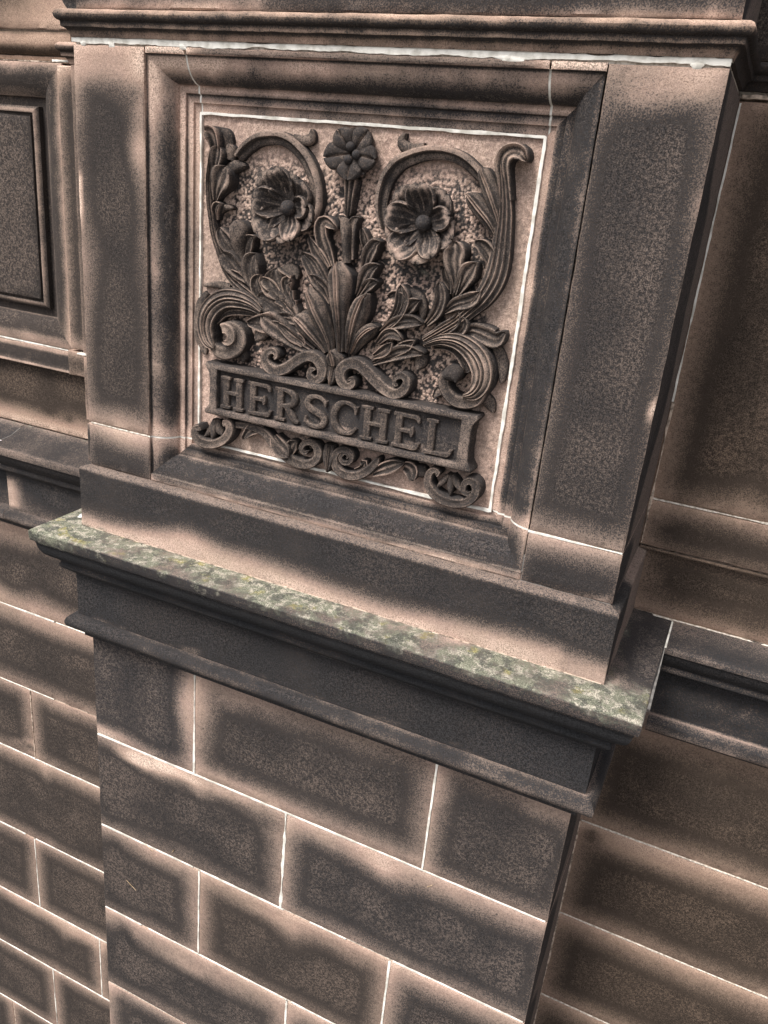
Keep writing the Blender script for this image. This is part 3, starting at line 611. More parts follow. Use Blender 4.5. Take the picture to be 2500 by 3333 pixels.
RELIEF = [
 ('stem', 'ridge', 0.016, 3, 0.8, [(0.3348, 1.2449, 0.0109), (0.3158, 1.2577, 0.0098), (0.2883, 1.2729, 0.009), (0.269, 1.2892, 0.0079), (0.258, 1.3099, 0.0068), (0.2437, 1.3417, 0.0059), (0.2369, 1.3724, 0.0053), (0.233, 1.3964, 0.0052), (0.2319, 1.4251, 0.0051), (0.2355, 1.4521, 0.0051), (0.2392, 1.4726, 0.0044)]),
 ('leaf', 'cup', 0.03, 2, 0.6, [(0.2455, 1.4563, 0.0044), (0.2463, 1.4686, 0.006), (0.2465, 1.4793, 0.0076), (0.2429, 1.4889, 0.0083), (0.2319, 1.4913, 0.0064)]),
 ('leaf', 'convex', 0.012, 1, 0.7, [(0.2521, 1.4731, 0.0171), (0.2518, 1.4854, 0.017), (0.2505, 1.499, 0.016)]),
 ('leaf', 'cup', 0.024, 3, 0.6, [(0.2417, 1.4219, 0.0028), (0.2444, 1.441, 0.006), (0.2501, 1.4585, 0.0089), (0.2538, 1.4725, 0.0098)]),
 ('leaf', 'convex', 0.013, 1, 0.8, [(0.2651, 1.4555, 0.0089), (0.2668, 1.4664, 0.0099), (0.2675, 1.4772, 0.0095)]),
 ('leaf', 'cup', 0.026, 3, 0.55, [(0.2433, 1.395, 0.0032), (0.2471, 1.4096, 0.0088), (0.2569, 1.4262, 0.0143), (0.2647, 1.4393, 0.0137), (0.2675, 1.4458, 0.0106)]),
 ('leaf', 'convex', 0.013, 1, 0.8, [(0.2615, 1.4365, 0.0102), (0.2773, 1.4471, 0.0087), (0.2951, 1.4484, 0.0028)]),
 ('leaf', 'cup', 0.022, 2, 0.6, [(0.2446, 1.3676, 0.0029), (0.2458, 1.3791, 0.0044), (0.2504, 1.3876, 0.0051), (0.2575, 1.3918, 0.003)]),
 ('leaf', 'convex', 0.011, 1, 0.8, [(0.2474, 1.381, 0.0053), (0.2596, 1.387, 0.0048), (0.274, 1.3868, 0.0025)]),
 ('leaf', 'convex', 0.026, 1, 0.55, [(0.2936, 1.3105, 0.0045), (0.2898, 1.3331, 0.0113), (0.2913, 1.3513, 0.0161), (0.2929, 1.3644, 0.0165), (0.2927, 1.3716, 0.0101)]),
 ('leaf', 'cup', 0.02, 2, 0.6, [(0.2873, 1.3079, 0.0046), (0.2765, 1.3266, 0.0092), (0.2637, 1.3417, 0.0092), (0.255, 1.3572, 0.0029)]),
 ('leaf', 'cup', 0.021, 2, 0.6, [(0.2981, 1.3092, 0.0044), (0.3016, 1.3262, 0.0079), (0.3092, 1.3417, 0.0084), (0.3188, 1.3509, 0.0032)]),
 ('leaf', 'cup', 0.025, 3, 0.6, [(0.3304, 1.2653, 0.0045), (0.3195, 1.2841, 0.0113), (0.3158, 1.3004, 0.0126), (0.3183, 1.3156, 0.0114), (0.3239, 1.3261, 0.0066)]),
 ('leaf', 'cup', 0.024, 3, 0.6, [(0.3109, 1.2813, 0.0049), (0.2919, 1.2957, 0.011), (0.275, 1.3104, 0.0124), (0.2612, 1.3205, 0.006)]),
 ('leaf', 'cup', 0.02, 2, 0.6, [(0.2985, 1.2812, 0.0036), (0.2879, 1.2883, 0.0056), (0.2773, 1.2963, 0.0016)]),
 ('leaf', 'ridge', 0.026, 5, 0.8, [(0.3381, 1.2409, 0.0067), (0.3172, 1.25, 0.0116), (0.2943, 1.2537, 0.015), (0.2713, 1.2514, 0.0161), (0.2514, 1.24, 0.0173), (0.2377, 1.2213, 0.0175), (0.2347, 1.1995, 0.0155), (0.2416, 1.1807, 0.0134), (0.2548, 1.171, 0.0043)]),
 ('leaf', 'cup', 0.016, 2, 0.9, [(0.325, 1.2332, 0.0022), (0.3042, 1.2354, 0.005), (0.2832, 1.2341, 0.0059), (0.2642, 1.2279, 0.006), (0.2515, 1.2154, 0.0055), (0.2485, 1.2061, 0.0017)]),
 ('scroll', 'band', 0.024, 0, 1, [(0.2459, 1.1776, 0.0055), (0.2571, 1.1666, 0.0088), (0.2745, 1.1649, 0.0098), (0.2914, 1.1749, 0.0107), (0.2994, 1.1896, 0.0117), (0.2958, 1.2032, 0.011), (0.2819, 1.2082, 0.0087), (0.2671, 1.2033, 0.0073)]),
 ('scroll', 'band', 0.028, 0, 1, [(0.2693, 1.204, 0.0078), (0.2757, 1.2058, 0.0085), (0.2843, 1.2018, 0.009), (0.2878, 1.1917, 0.0075), (0.2805, 1.1834, 0.0049), (0.2709, 1.1837, 0.0022)]),
 ('leaf', 'convex', 0.007, 1, 1, [(0.2689, 1.2664, 0.0054), (0.2432, 1.2683, 0.0053), (0.2173, 1.2641, 0.0024)]),
 ('leaf', 'convex', 0.005, 1, 1, [(0.2228, 1.2532, 0.004), (0.211, 1.2339, 0.0086), (0.2069, 1.2008, 0.0101), (0.2117, 1.174, 0.0104), (0.2221, 1.1515, 0.0037)]),
 ('leaf', 'convex', 0.012, 1, 1, [(0.2873, 1.1666, 0.0056), (0.298, 1.1666, 0.0098), (0.3006, 1.1524, 0.0055)]),
 ('leaf', 'cup', 0.025, 3, 0.6, [(0.4305, 1.1914, 0.0056), (0.4042, 1.201, 0.0099), (0.3752, 1.2172, 0.0135), (0.3544, 1.2278, 0.0138), (0.3379, 1.234, 0.0038)]),
 ('leaf', 'cup', 0.024, 2, 0.7, [(0.3626, 1.2169, 0.0076), (0.346, 1.223, 0.0119), (0.3296, 1.2223, 0.0087), (0.3131, 1.2199, 0.0014)]),
 ('leaf', 'convex', 0.016, 1, 0.9, [(0.3382, 1.2142, 0.0116), (0.3325, 1.2028, 0.0112), (0.3267, 1.1931, 0.0054)]),
 ('leaf', 'cup', 0.022, 2, 0.7, [(0.4129, 1.1986, 0.0036), (0.4064, 1.2062, 0.007), (0.3942, 1.2112, 0.0069), (0.3796, 1.221, 0.0051), (0.3691, 1.228, 0.0012)]),
 ('leaf', 'cup', 0.022, 3, 0.7, [(0.4029, 1.2313, 0.0037), (0.3867, 1.2366, 0.0075), (0.3707, 1.236, 0.0061), (0.3559, 1.2304, 0.0013)]),
 ('stem', 'cup', 0.022, 3, 0.8, [(0.4074, 1.2218, 0.0078), (0.3885, 1.2394, 0.0145), (0.3659, 1.2523, 0.016), (0.3453, 1.2604, 0.0132), (0.329, 1.2624, 0.0025)]),
 ('leaf', 'cup', 0.025, 4, 0.7, [(0.3955, 1.2457, 0.0055), (0.3806, 1.2654, 0.0115), (0.3698, 1.2823, 0.0169), (0.3641, 1.2964, 0.0189), (0.3624, 1.3102, 0.0016)]),
 ('leaf', 'cup', 0.024, 2, 0.7, [(0.3722, 1.2642, 0.0038), (0.3557, 1.2754, 0.0101), (0.3452, 1.2857, 0.0082), (0.3359, 1.292, 0.0019)]),
 ('leaf', 'cup', 0.026, 2, 0.7, [(0.3805, 1.2755, 0.0043), (0.3808, 1.2879, 0.0069), (0.3863, 1.2944, 0.0059), (0.3923, 1.2927, 0.0031)]),
 ('leaf', 'convex', 0.012, 1, 0.9, [(0.3711, 1.2885, 0.0105), (0.3762, 1.3024, 0.0142), (0.3859, 1.3052, 0.0106), (0.3943, 1.2964, 0.0048)]),
 ('leaf', 'cup', 0.022, 2, 0.6, [(0.3436, 1.2534, 0.004), (0.3308, 1.2686, 0.0082), (0.326, 1.2848, 0.0072), (0.3337, 1.2958, 0.0018)]),
 ('leaf', 'palm', 0.033, 1, 0.45, [(0.476, 1.1997, 0.0053), (0.4756, 1.2331, 0.009), (0.4755, 1.2659, 0.0123), (0.4747, 1.2916, 0.0155), (0.4735, 1.3137, 0.0147), (0.471, 1.3323, 0.0022)]),
 ('leaf', 'palm', 0.029, 1, 0.45, [(0.4603, 1.195, 0.0043), (0.4525, 1.2225, 0.0101), (0.4399, 1.2507, 0.0127), (0.4297, 1.2724, 0.0104), (0.4229, 1.2886, 0.0019)]),
 ('leaf', 'palm', 0.026, 1, 0.45, [(0.4504, 1.1931, 0.0043), (0.4355, 1.2112, 0.0098), (0.4186, 1.2306, 0.0124), (0.4072, 1.2399, 0.0106), (0.4002, 1.2422, 0.004)]),
 ('leaf', 'convex', 0.012, 1, 0.9, [(0.3957, 1.2397, 0.0034), (0.4111, 1.247, 0.005), (0.425, 1.2439, 0.0035)]),
 ('leaf', 'palm', 0.03, 1, 0.45, [(0.489, 1.1998, 0.0044), (0.495, 1.2292, 0.0105), (0.5047, 1.2569, 0.0131), (0.5129, 1.2774, 0.0115), (0.5214, 1.2929, 0.0017)]),
 ('leaf', 'palm', 0.026, 1, 0.45, [(0.495, 1.1987, 0.0036), (0.5055, 1.2188, 0.008), (0.519, 1.2342, 0.0093), (0.531, 1.2434, 0.0074), (0.538, 1.2461, 0.0019)]),
 ('leaf', 'cup', 0.022, 4, 0.5, [(0.4553, 1.259, 0.0042), (0.446, 1.2823, 0.0095), (0.4328, 1.3066, 0.0106), (0.4202, 1.3243, 0.0092), (0.4042, 1.336, 0.0022)]),
 ('leaf', 'cup', 0.021, 3, 0.5, [(0.4532, 1.2685, 0.0034), (0.4432, 1.2884, 0.0086), (0.4291, 1.2996, 0.0075), (0.4143, 1.305, 0.0017)]),
 ('leaf', 'cup', 0.024, 2, 0.5, [(0.4513, 1.3228, 0.0045), (0.4412, 1.3453, 0.0078), (0.4353, 1.3634, 0.0078), (0.4351, 1.3789, 0.0076), (0.4411, 1.3848, 0.0061), (0.4514, 1.382, 0.0049), (0.461, 1.3761, 0.0017)]),
 ('leaf', 'cup', 0.018, 2, 0.6, [(0.4453, 1.3187, 0.0037), (0.4289, 1.3374, 0.007), (0.4131, 1.361, 0.0015)]),
 ('stem', 'ridge', 0.014, 3, 1, [(0.4737, 1.4443, 0.0127), (0.4737, 1.4236, 0.0098), (0.4737, 1.4025, 0.0075), (0.4736, 1.3934, 0.0072)]),
 ('leaf', 'convex', 0.022, 1, 0.8, [(0.4776, 1.3306, 0.0062), (0.4754, 1.3569, 0.0069), (0.4735, 1.3797, 0.0083), (0.4697, 1.393, 0.0047)]),
 ('leaf', 'cup', 0.018, 1, 0.8, [(0.4847, 1.336, 0.0029), (0.483, 1.3654, 0.0043), (0.4839, 1.3869, 0.0056), (0.4921, 1.3952, 0.0023)]),
 ('leaf', 'cup', 0.017, 1, 0.8, [(0.4662, 1.3774, 0.0022), (0.4635, 1.3879, 0.0029), (0.4584, 1.395, 0.0014)]),
 ('leaf', 'cup', 0.023, 3, 0.5, [(0.5026, 1.3172, 0.0039), (0.5112, 1.3416, 0.0086), (0.5196, 1.3564, 0.0081), (0.5242, 1.363, 0.0064), (0.531, 1.366, 0.0031)]),
 ('leaf', 'cup', 0.018, 2, 0.6, [(0.5069, 1.3472, 0.0039), (0.5045, 1.3638, 0.005), (0.4993, 1.3815, 0.0018)]),
 ('leaf', 'cup', 0.023, 3, 0.5, [(0.4963, 1.2858, 0.0035), (0.5087, 1.3098, 0.0089), (0.5181, 1.325, 0.0086), (0.5315, 1.3344, 0.0025)]),
 ('leaf', 'cup', 0.022, 3, 0.5, [(0.498, 1.2828, 0.003), (0.5129, 1.3, 0.0069), (0.5239, 1.3077, 0.0063), (0.5335, 1.3105, 0.0022)]),
 ('scroll', 'rim', 0.017, 0, 1, [(0.5312, 1.3848, 0.0052), (0.5248, 1.4051, 0.0073), (0.5237, 1.4257, 0.0086), (0.529, 1.4494, 0.0097), (0.5431, 1.4691, 0.0097), (0.5635, 1.4804, 0.0093), (0.5889, 1.4878, 0.0089), (0.6146, 1.4882, 0.0087), (0.6376, 1.4823, 0.0086), (0.6565, 1.4707, 0.0083), (0.6683, 1.4593, 0.0072)]),
 ('leaf', 'convex', 0.01, 1, 1, [(0.5793, 1.4951, 0.0042), (0.5616, 1.4912, 0.0063), (0.5489, 1.4931, 0.0077), (0.5447, 1.5012, 0.0066), (0.5513, 1.5093, 0.0016)]),
 ('scroll', 'rim', 0.017, 0, 1, [(0.2831, 1.4596, 0.0072), (0.2945, 1.4726, 0.0085), (0.3134, 1.4845, 0.0087), (0.3343, 1.4895, 0.0089), (0.355, 1.4901, 0.0094), (0.376, 1.4826, 0.0098), (0.3954, 1.4677, 0.0101), (0.4096, 1.448, 0.0105), (0.4186, 1.4247, 0.0103), (0.4193, 1.4004, 0.0096), (0.4106, 1.3779, 0.0073)]),
 ('leaf', 'convex', 0.011, 1, 1, [(0.3744, 1.4932, 0.0045), (0.3912, 1.4899, 0.0066), (0.4029, 1.4935, 0.0077), (0.4039, 1.506, 0.0018)]),
 ('stem', 'ridge', 0.02, 4, 0.9, [(0.613, 1.2384, 0.0064), (0.6353, 1.2546, 0.0076), (0.6585, 1.2722, 0.0086), (0.676, 1.2902, 0.0102), (0.6927, 1.3107, 0.0133), (0.7038, 1.3345, 0.0149), (0.7079, 1.3599, 0.0144), (0.7079, 1.3929, 0.0121), (0.7061, 1.4236, 0.0099), (0.7008, 1.4534, 0.0078), (0.6935, 1.4813, 0.0067)]),
 ('leaf', 'cup', 0.03, 3, 0.7, [(0.7073, 1.4363, 0.0067), (0.7018, 1.4576, 0.0072), (0.6973, 1.4774, 0.0078), (0.699, 1.4908, 0.0086), (0.7092, 1.4974, 0.0077), (0.7214, 1.495, 0.0068), (0.7288, 1.4857, 0.003)]),
 ('leaf', 'convex', 0.012, 1, 0.9, [(0.7077, 1.499, 0.0054), (0.7164, 1.5009, 0.0065), (0.7238, 1.4921, 0.0056)]),
 ('leaf', 'palm', 0.026, 3, 0.6, [(0.7086, 1.3862, 0.0037), (0.6986, 1.4162, 0.0079), (0.6862, 1.4427, 0.0096), (0.6747, 1.4636, 0.0077), (0.6691, 1.4754, 0.0042)]),
 ('leaf', 'palm', 0.025, 3, 0.6, [(0.7029, 1.3856, 0.0036), (0.6879, 1.4081, 0.0083), (0.6714, 1.4247, 0.0097), (0.6596, 1.4362, 0.0079), (0.6534, 1.4412, 0.0026)]),
 ('leaf', 'cup', 0.022, 2, 0.6, [(0.7043, 1.3452, 0.0037), (0.6951, 1.3645, 0.0074), (0.6836, 1.3777, 0.0068), (0.6712, 1.3814, 0.0023)]),
 ('leaf', 'cup', 0.027, 3, 0.55, [(0.6475, 1.308, 0.0043), (0.6494, 1.3309, 0.0082), (0.6455, 1.3542, 0.0117), (0.6468, 1.369, 0.0119), (0.6431, 1.3788, 0.0064)]),
 ('leaf', 'cup', 0.026, 3, 0.55, [(0.6521, 1.3086, 0.0042), (0.6618, 1.3279, 0.0089), (0.6689, 1.3422, 0.0107), (0.6784, 1.3551, 0.0037)]),
 ('leaf', 'cup', 0.02, 2, 0.6, [(0.6428, 1.3146, 0.003), (0.6368, 1.329, 0.0056), (0.6308, 1.3433, 0.002)]),
 ('leaf', 'cup', 0.024, 3, 0.6, [(0.6117, 1.2609, 0.0036), (0.6265, 1.2803, 0.0072), (0.6325, 1.2997, 0.0073), (0.6298, 1.3146, 0.0057), (0.6271, 1.3226, 0.002)]),
 ('leaf', 'cup', 0.026, 3, 0.6, [(0.6371, 1.282, 0.0034), (0.6538, 1.2951, 0.0074), (0.6711, 1.3021, 0.0088), (0.6831, 1.3098, 0.0074), (0.6884, 1.318, 0.0019)]),
 ('leaf', 'cup', 0.025, 4, 0.6, [(0.5449, 1.2429, 0.003), (0.5627, 1.2617, 0.006), (0.5731, 1.2806, 0.0078), (0.5749, 1.2966, 0.008), (0.5697, 1.3115, 0.0021)]),
 ('leaf', 'cup', 0.025, 2, 0.7, [(0.5762, 1.2842, 0.0031), (0.5699, 1.2943, 0.0057), (0.5609, 1.2963, 0.005), (0.5525, 1.2912, 0.0022)]),
 ('leaf', 'cup', 0.024, 3, 0.6, [(0.5691, 1.2657, 0.0029), (0.5818, 1.2786, 0.0074), (0.5912, 1.2878, 0.0073), (0.6016, 1.2947, 0.0016)]),
 ('leaf', 'convex', 0.012, 1, 0.9, [(0.5785, 1.3026, 0.0057), (0.5933, 1.2952, 0.0084), (0.6019, 1.2806, 0.0069), (0.6038, 1.2651, 0.0026)]),
 ('leaf', 'cup', 0.024, 3, 0.6, [(0.5413, 1.239, 0.0029), (0.5597, 1.2531, 0.007), (0.5802, 1.261, 0.0085), (0.5975, 1.2635, 0.0063), (0.6098, 1.2622, 0.0013)]),
 ('leaf', 'cup', 0.021, 2, 0.6, [(0.5364, 1.2215, 0.003), (0.5513, 1.237, 0.0058), (0.5653, 1.2407, 0.0059), (0.5803, 1.2341, 0.0014)]),
 ('leaf', 'cup', 0.024, 3, 0.6, [(0.5331, 1.1912, 0.0036), (0.5574, 1.2053, 0.0072), (0.5781, 1.2153, 0.009), (0.5971, 1.2201, 0.0071), (0.6165, 1.22, 0.0016)]),
 ('leaf', 'convex', 0.015, 1, 0.9, [(0.607, 1.2158, 0.0097), (0.6084, 1.2045, 0.0096), (0.6061, 1.1934, 0.0042)]),
 ('leaf', 'cup', 0.022, 2, 0.7, [(0.5332, 1.2011, 0.003), (0.5488, 1.2111, 0.0062), (0.5588, 1.2202, 0.0053), (0.5635, 1.2275, 0.0014)]),
 ('leaf', 'cup', 0.023, 2, 0.7, [(0.5606, 1.2057, 0.003), (0.5772, 1.22, 0.0062), (0.5905, 1.2286, 0.0058), (0.5985, 1.2364, 0.0013)]),
 ('leaf', 'ridge', 0.027, 5, 0.8, [(0.6159, 1.2331, 0.0047), (0.6388, 1.2439, 0.0081), (0.6623, 1.246, 0.0118), (0.6833, 1.2391, 0.0153), (0.6993, 1.226, 0.0177), (0.7084, 1.2085, 0.0173), (0.7077, 1.1907, 0.0154), (0.6987, 1.1769, 0.0115), (0.6842, 1.171, 0.0026)]),
 ('leaf', 'cup', 0.017, 2, 0.9, [(0.627, 1.2306, 0.0019), (0.6471, 1.2355, 0.0048), (0.6646, 1.2319, 0.0062), (0.6771, 1.2211, 0.007), (0.6829, 1.2101, 0.006), (0.6797, 1.2023, 0.0023)]),
 ('scroll', 'band', 0.024, 0, 1, [(0.7156, 1.1821, 0.0032), (0.7043, 1.1669, 0.0077), (0.6865, 1.1603, 0.0085), (0.669, 1.1628, 0.0085), (0.6562, 1.1745, 0.008), (0.6526, 1.1886, 0.0078), (0.6588, 1.2011, 0.0076)]),
 ('scroll', 'dome', 0.03, 0, 1, [(0.6537, 1.1945, 0.008), (0.6608, 1.199, 0.012), (0.6696, 1.1973, 0.0131), (0.674, 1.19, 0.0077)]),
 ('leaf', 'cup', 0.014, 1, 0.9, [(0.6528, 1.1708, 0.0036), (0.6425, 1.1681, 0.0059), (0.6352, 1.1558, 0.0013)]),
 ('leaf', 'cup', 0.022, 3, 0.7, [(0.6167, 1.2423, 0.0035), (0.639, 1.2569, 0.0076), (0.6545, 1.2686, 0.0073), (0.6601, 1.2772, 0.0055), (0.6599, 1.2849, 0.002)]),
 ('leaf', 'cup', 0.023, 3, 0.7, [(0.6541, 1.2483, 0.0029), (0.6658, 1.2611, 0.007), (0.6703, 1.2711, 0.0066), (0.6665, 1.2813, 0.0023)]),
 ('leaf', 'cup', 0.019, 3, 0.8, [(0.6623, 1.2539, 0.0039), (0.6812, 1.2623, 0.0085), (0.7014, 1.2599, 0.0108), (0.7199, 1.2566, 0.0095), (0.7309, 1.2691, 0.0025)]),
 ('leaf', 'convex', 0.007, 1, 1, [(0.7077, 1.252, 0.004), (0.7231, 1.2372, 0.0073), (0.7317, 1.218, 0.0073), (0.7329, 1.1941, 0.0036)]),
 ('leaf', 'convex', 0.008, 1, 1, [(0.7103, 1.1705, 0.0085), (0.72, 1.1624, 0.0088), (0.7286, 1.15, 0.002)]),
 ('scroll', 'band', 0.025, 0, 1, [(0.3663, 1.1721, 0.0025), (0.3708, 1.1773, 0.0041), (0.3658, 1.1835, 0.0047), (0.3556, 1.181, 0.0053), (0.3496, 1.1693, 0.007), (0.3547, 1.1577, 0.0087), (0.3704, 1.1529, 0.0083), (0.3884, 1.1599, 0.0083), (0.4068, 1.1745, 0.0083), (0.425, 1.1853, 0.0081), (0.4408, 1.1845, 0.0087), (0.4519, 1.1725, 0.0087), (0.4521, 1.1577, 0.0074), (0.4413, 1.15, 0.006), (0.4319, 1.156, 0.0057), (0.4338, 1.1656, 0.0039), (0.4417, 1.1669, 0.0017)]),
 ('scroll', 'band', 0.025, 0, 1, [(0.4988, 1.1608, 0.0017), (0.5052, 1.1645, 0.0037), (0.5077, 1.1572, 0.005), (0.4987, 1.1504, 0.006), (0.4876, 1.157, 0.0082), (0.4853, 1.1731, 0.0085), (0.4958, 1.1848, 0.008), (0.5126, 1.1871, 0.0088), (0.5293, 1.1789, 0.0092), (0.5453, 1.1673, 0.0092), (0.5611, 1.1574, 0.0086), (0.5781, 1.1537, 0.0077), (0.5917, 1.1621, 0.007), (0.5956, 1.1763, 0.0065), (0.5867, 1.183, 0.0051), (0.5764, 1.1779, 0.004), (0.5755, 1.1693, 0.0033), (0.5821, 1.1671, 0.0018)]),
 ('leaf', 'palm', 0.026, 1, 0.8, [(0.4713, 1.1777, 0.0093), (0.4704, 1.1895, 0.0128), (0.468, 1.2028, 0.0015)]),
 ('leaf', 'palm', 0.024, 1, 0.8, [(0.4684, 1.1752, 0.0081), (0.4689, 1.1632, 0.0082), (0.4705, 1.1477, 0.0016)]),
 ('scroll', 'band', 0.024, 0, 1, [(0.2252, 1.0246, 0.0034), (0.2222, 1.0296, 0.0046), (0.2153, 1.0246, 0.0062), (0.2166, 1.0109, 0.0081), (0.2329, 1.0038, 0.0081), (0.2535, 1.0062, 0.0073), (0.2737, 1.0179, 0.0072), (0.2849, 1.0349, 0.0075), (0.2823, 1.0475, 0.007), (0.2747, 1.0483, 0.0045), (0.2749, 1.0416, 0.0023)]),
 ('leaf', 'convex', 0.016, 1, 0.8, [(0.2471, 1.0453, 0.0043), (0.2406, 1.0263, 0.0063), (0.2304, 1.0133, 0.002)]),
 ('leaf', 'convex', 0.018, 1, 0.8, [(0.2498, 1.0462, 0.0045), (0.2485, 1.0283, 0.0069), (0.2488, 1.0126, 0.0028)]),
 ('leaf', 'convex', 0.016, 1, 0.8, [(0.2516, 1.0462, 0.0047), (0.2576, 1.0298, 0.0071), (0.2679, 1.0241, 0.0023)]),
 ('leaf', 'cup', 0.018, 2, 0.8, [(0.3465, 1.0483, 0.0039), (0.325, 1.0459, 0.0077), (0.3081, 1.025, 0.0019)]),
 ('stem', 'band', 0.018, 0, 1, [(0.2941, 1.0473, 0.0051), (0.3248, 1.0497, 0.0057), (0.3511, 1.0435, 0.0069), (0.369, 1.0281, 0.0079), (0.3911, 1.0136, 0.0082), (0.4148, 1.0063, 0.0081), (0.4355, 1.009, 0.007), (0.4501, 1.0218, 0.0066), (0.45, 1.0378, 0.0068), (0.4392, 1.0468, 0.0056), (0.426, 1.043, 0.0045), (0.4205, 1.0324, 0.0046), (0.4271, 1.0262, 0.0036), (0.4336, 1.0314, 0.0018)]),
 ('leaf', 'cup', 0.021, 2, 0.8, [(0.3676, 1.0437, 0.0056), (0.3768, 1.0303, 0.0111), (0.3922, 1.0202, 0.0099), (0.3989, 1.0131, 0.0022)]),
 ('leaf', 'cup', 0.017, 2, 0.8, [(0.3988, 1.0189, 0.0041), (0.4022, 1.0331, 0.0082), (0.41, 1.0423, 0.0037)]),
 ('leaf', 'palm', 0.02, 1, 0.8, [(0.4703, 1.05, 0.0077), (0.471, 1.0277, 0.0098), (0.4738, 1.0047, 0.0017)]),
 ('stem', 'band', 0.019, 0, 1, [(0.5036, 1.0344, 0.0016), (0.5067, 1.0399, 0.0025), (0.4993, 1.0424, 0.0025), (0.4927, 1.0335, 0.0032), (0.4983, 1.0258, 0.0036), (0.5095, 1.0294, 0.0035), (0.5128, 1.0416, 0.0045), (0.5028, 1.0483, 0.0048), (0.4888, 1.0438, 0.0049), (0.4822, 1.0308, 0.0059), (0.4861, 1.0151, 0.0069), (0.5019, 1.0068, 0.0071), (0.5236, 1.0095, 0.0067), (0.5421, 1.0222, 0.0063), (0.5542, 1.0378, 0.0057), (0.5593, 1.0481, 0.0025)]),
 ('leaf', 'cup', 0.02, 2, 0.8, [(0.5487, 1.0183, 0.0039), (0.5705, 1.0325, 0.008), (0.5884, 1.0429, 0.0069), (0.6019, 1.0486, 0.0017)]),
 ('leaf', 'cup', 0.016, 2, 0.8, [(0.5178, 1.016, 0.0025), (0.5311, 1.0227, 0.0049), (0.5341, 1.0327, 0.0049), (0.5262, 1.0328, 0.0015)]),
 ('leaf', 'cup', 0.018, 2, 0.8, [(0.601, 1.0426, 0.0061), (0.6137, 1.0382, 0.0097), (0.6192, 1.0221, 0.0019)]),
 ('leaf', 'convex', 0.013, 1, 1, [(0.6165, 1.0395, 0.0074), (0.6296, 1.0389, 0.0102), (0.6392, 1.0356, 0.0085)]),
 ('scroll', 'band', 0.024, 0, 1, [(0.6584, 1.0425, 0.002), (0.6611, 1.047, 0.0033), (0.6538, 1.0504, 0.0042), (0.647, 1.0431, 0.0052), (0.6459, 1.0279, 0.0063), (0.6549, 1.0146, 0.0071), (0.672, 1.0064, 0.0071), (0.692, 1.0055, 0.0068), (0.7109, 1.0119, 0.0064), (0.7221, 1.0262, 0.0063), (0.722, 1.0395, 0.0066), (0.7132, 1.0463, 0.006), (0.7043, 1.0407, 0.0047), (0.7036, 1.0284, 0.0043), (0.7113, 1.0245, 0.0032), (0.7151, 1.0299, 0.0017)]),
 ('leaf', 'convex', 0.017, 1, 0.8, [(0.6758, 1.0449, 0.0034), (0.6666, 1.032, 0.0054), (0.6604, 1.0234, 0.0017)]),
 ('leaf', 'convex', 0.018, 1, 0.8, [(0.6787, 1.0458, 0.0036), (0.6798, 1.03, 0.0058), (0.6827, 1.0153, 0.0022)]),
 ('leaf', 'convex', 0.017, 1, 0.8, [(0.6802, 1.0459, 0.0037), (0.6898, 1.0339, 0.0063), (0.7021, 1.0224, 0.0019)]),
]
FLOWERS = [
 ('big', (0.3747, 1.3968), [(0.3579, 1.4516, 0.0196), (0.3218, 1.4048, 0.0204), (0.3305, 1.3556, 0.0236), (0.3914, 1.3519, 0.0161), (0.4155, 1.4012, 0.0147)], [(0.331, 1.4406, 0.0134), (0.3179, 1.378, 0.0138), (0.362, 1.3463, 0.0135), (0.4224, 1.3806, 0.0129), (0.3984, 1.44, 0.0174)]),
 ('big', (0.5924, 1.3973), [(0.5855, 1.4494, 0.0202), (0.5396, 1.4048, 0.0195), (0.5563, 1.3505, 0.0213), (0.6165, 1.3539, 0.0164), (0.6369, 1.4114, 0.015)], [(0.5538, 1.4391, 0.0133), (0.542, 1.3728, 0.0137), (0.5911, 1.3427, 0.0151), (0.6424, 1.3807, 0.0136), (0.6269, 1.4398, 0.0142)]),
 ('small', (0.4749, 1.4782), [(0.4525, 1.5071, 0.0139), (0.5005, 1.5086, 0.0143), (0.5149, 1.4725, 0.0144), (0.4727, 1.4428, 0.0158), (0.4333, 1.4695, 0.0152)], []),
]
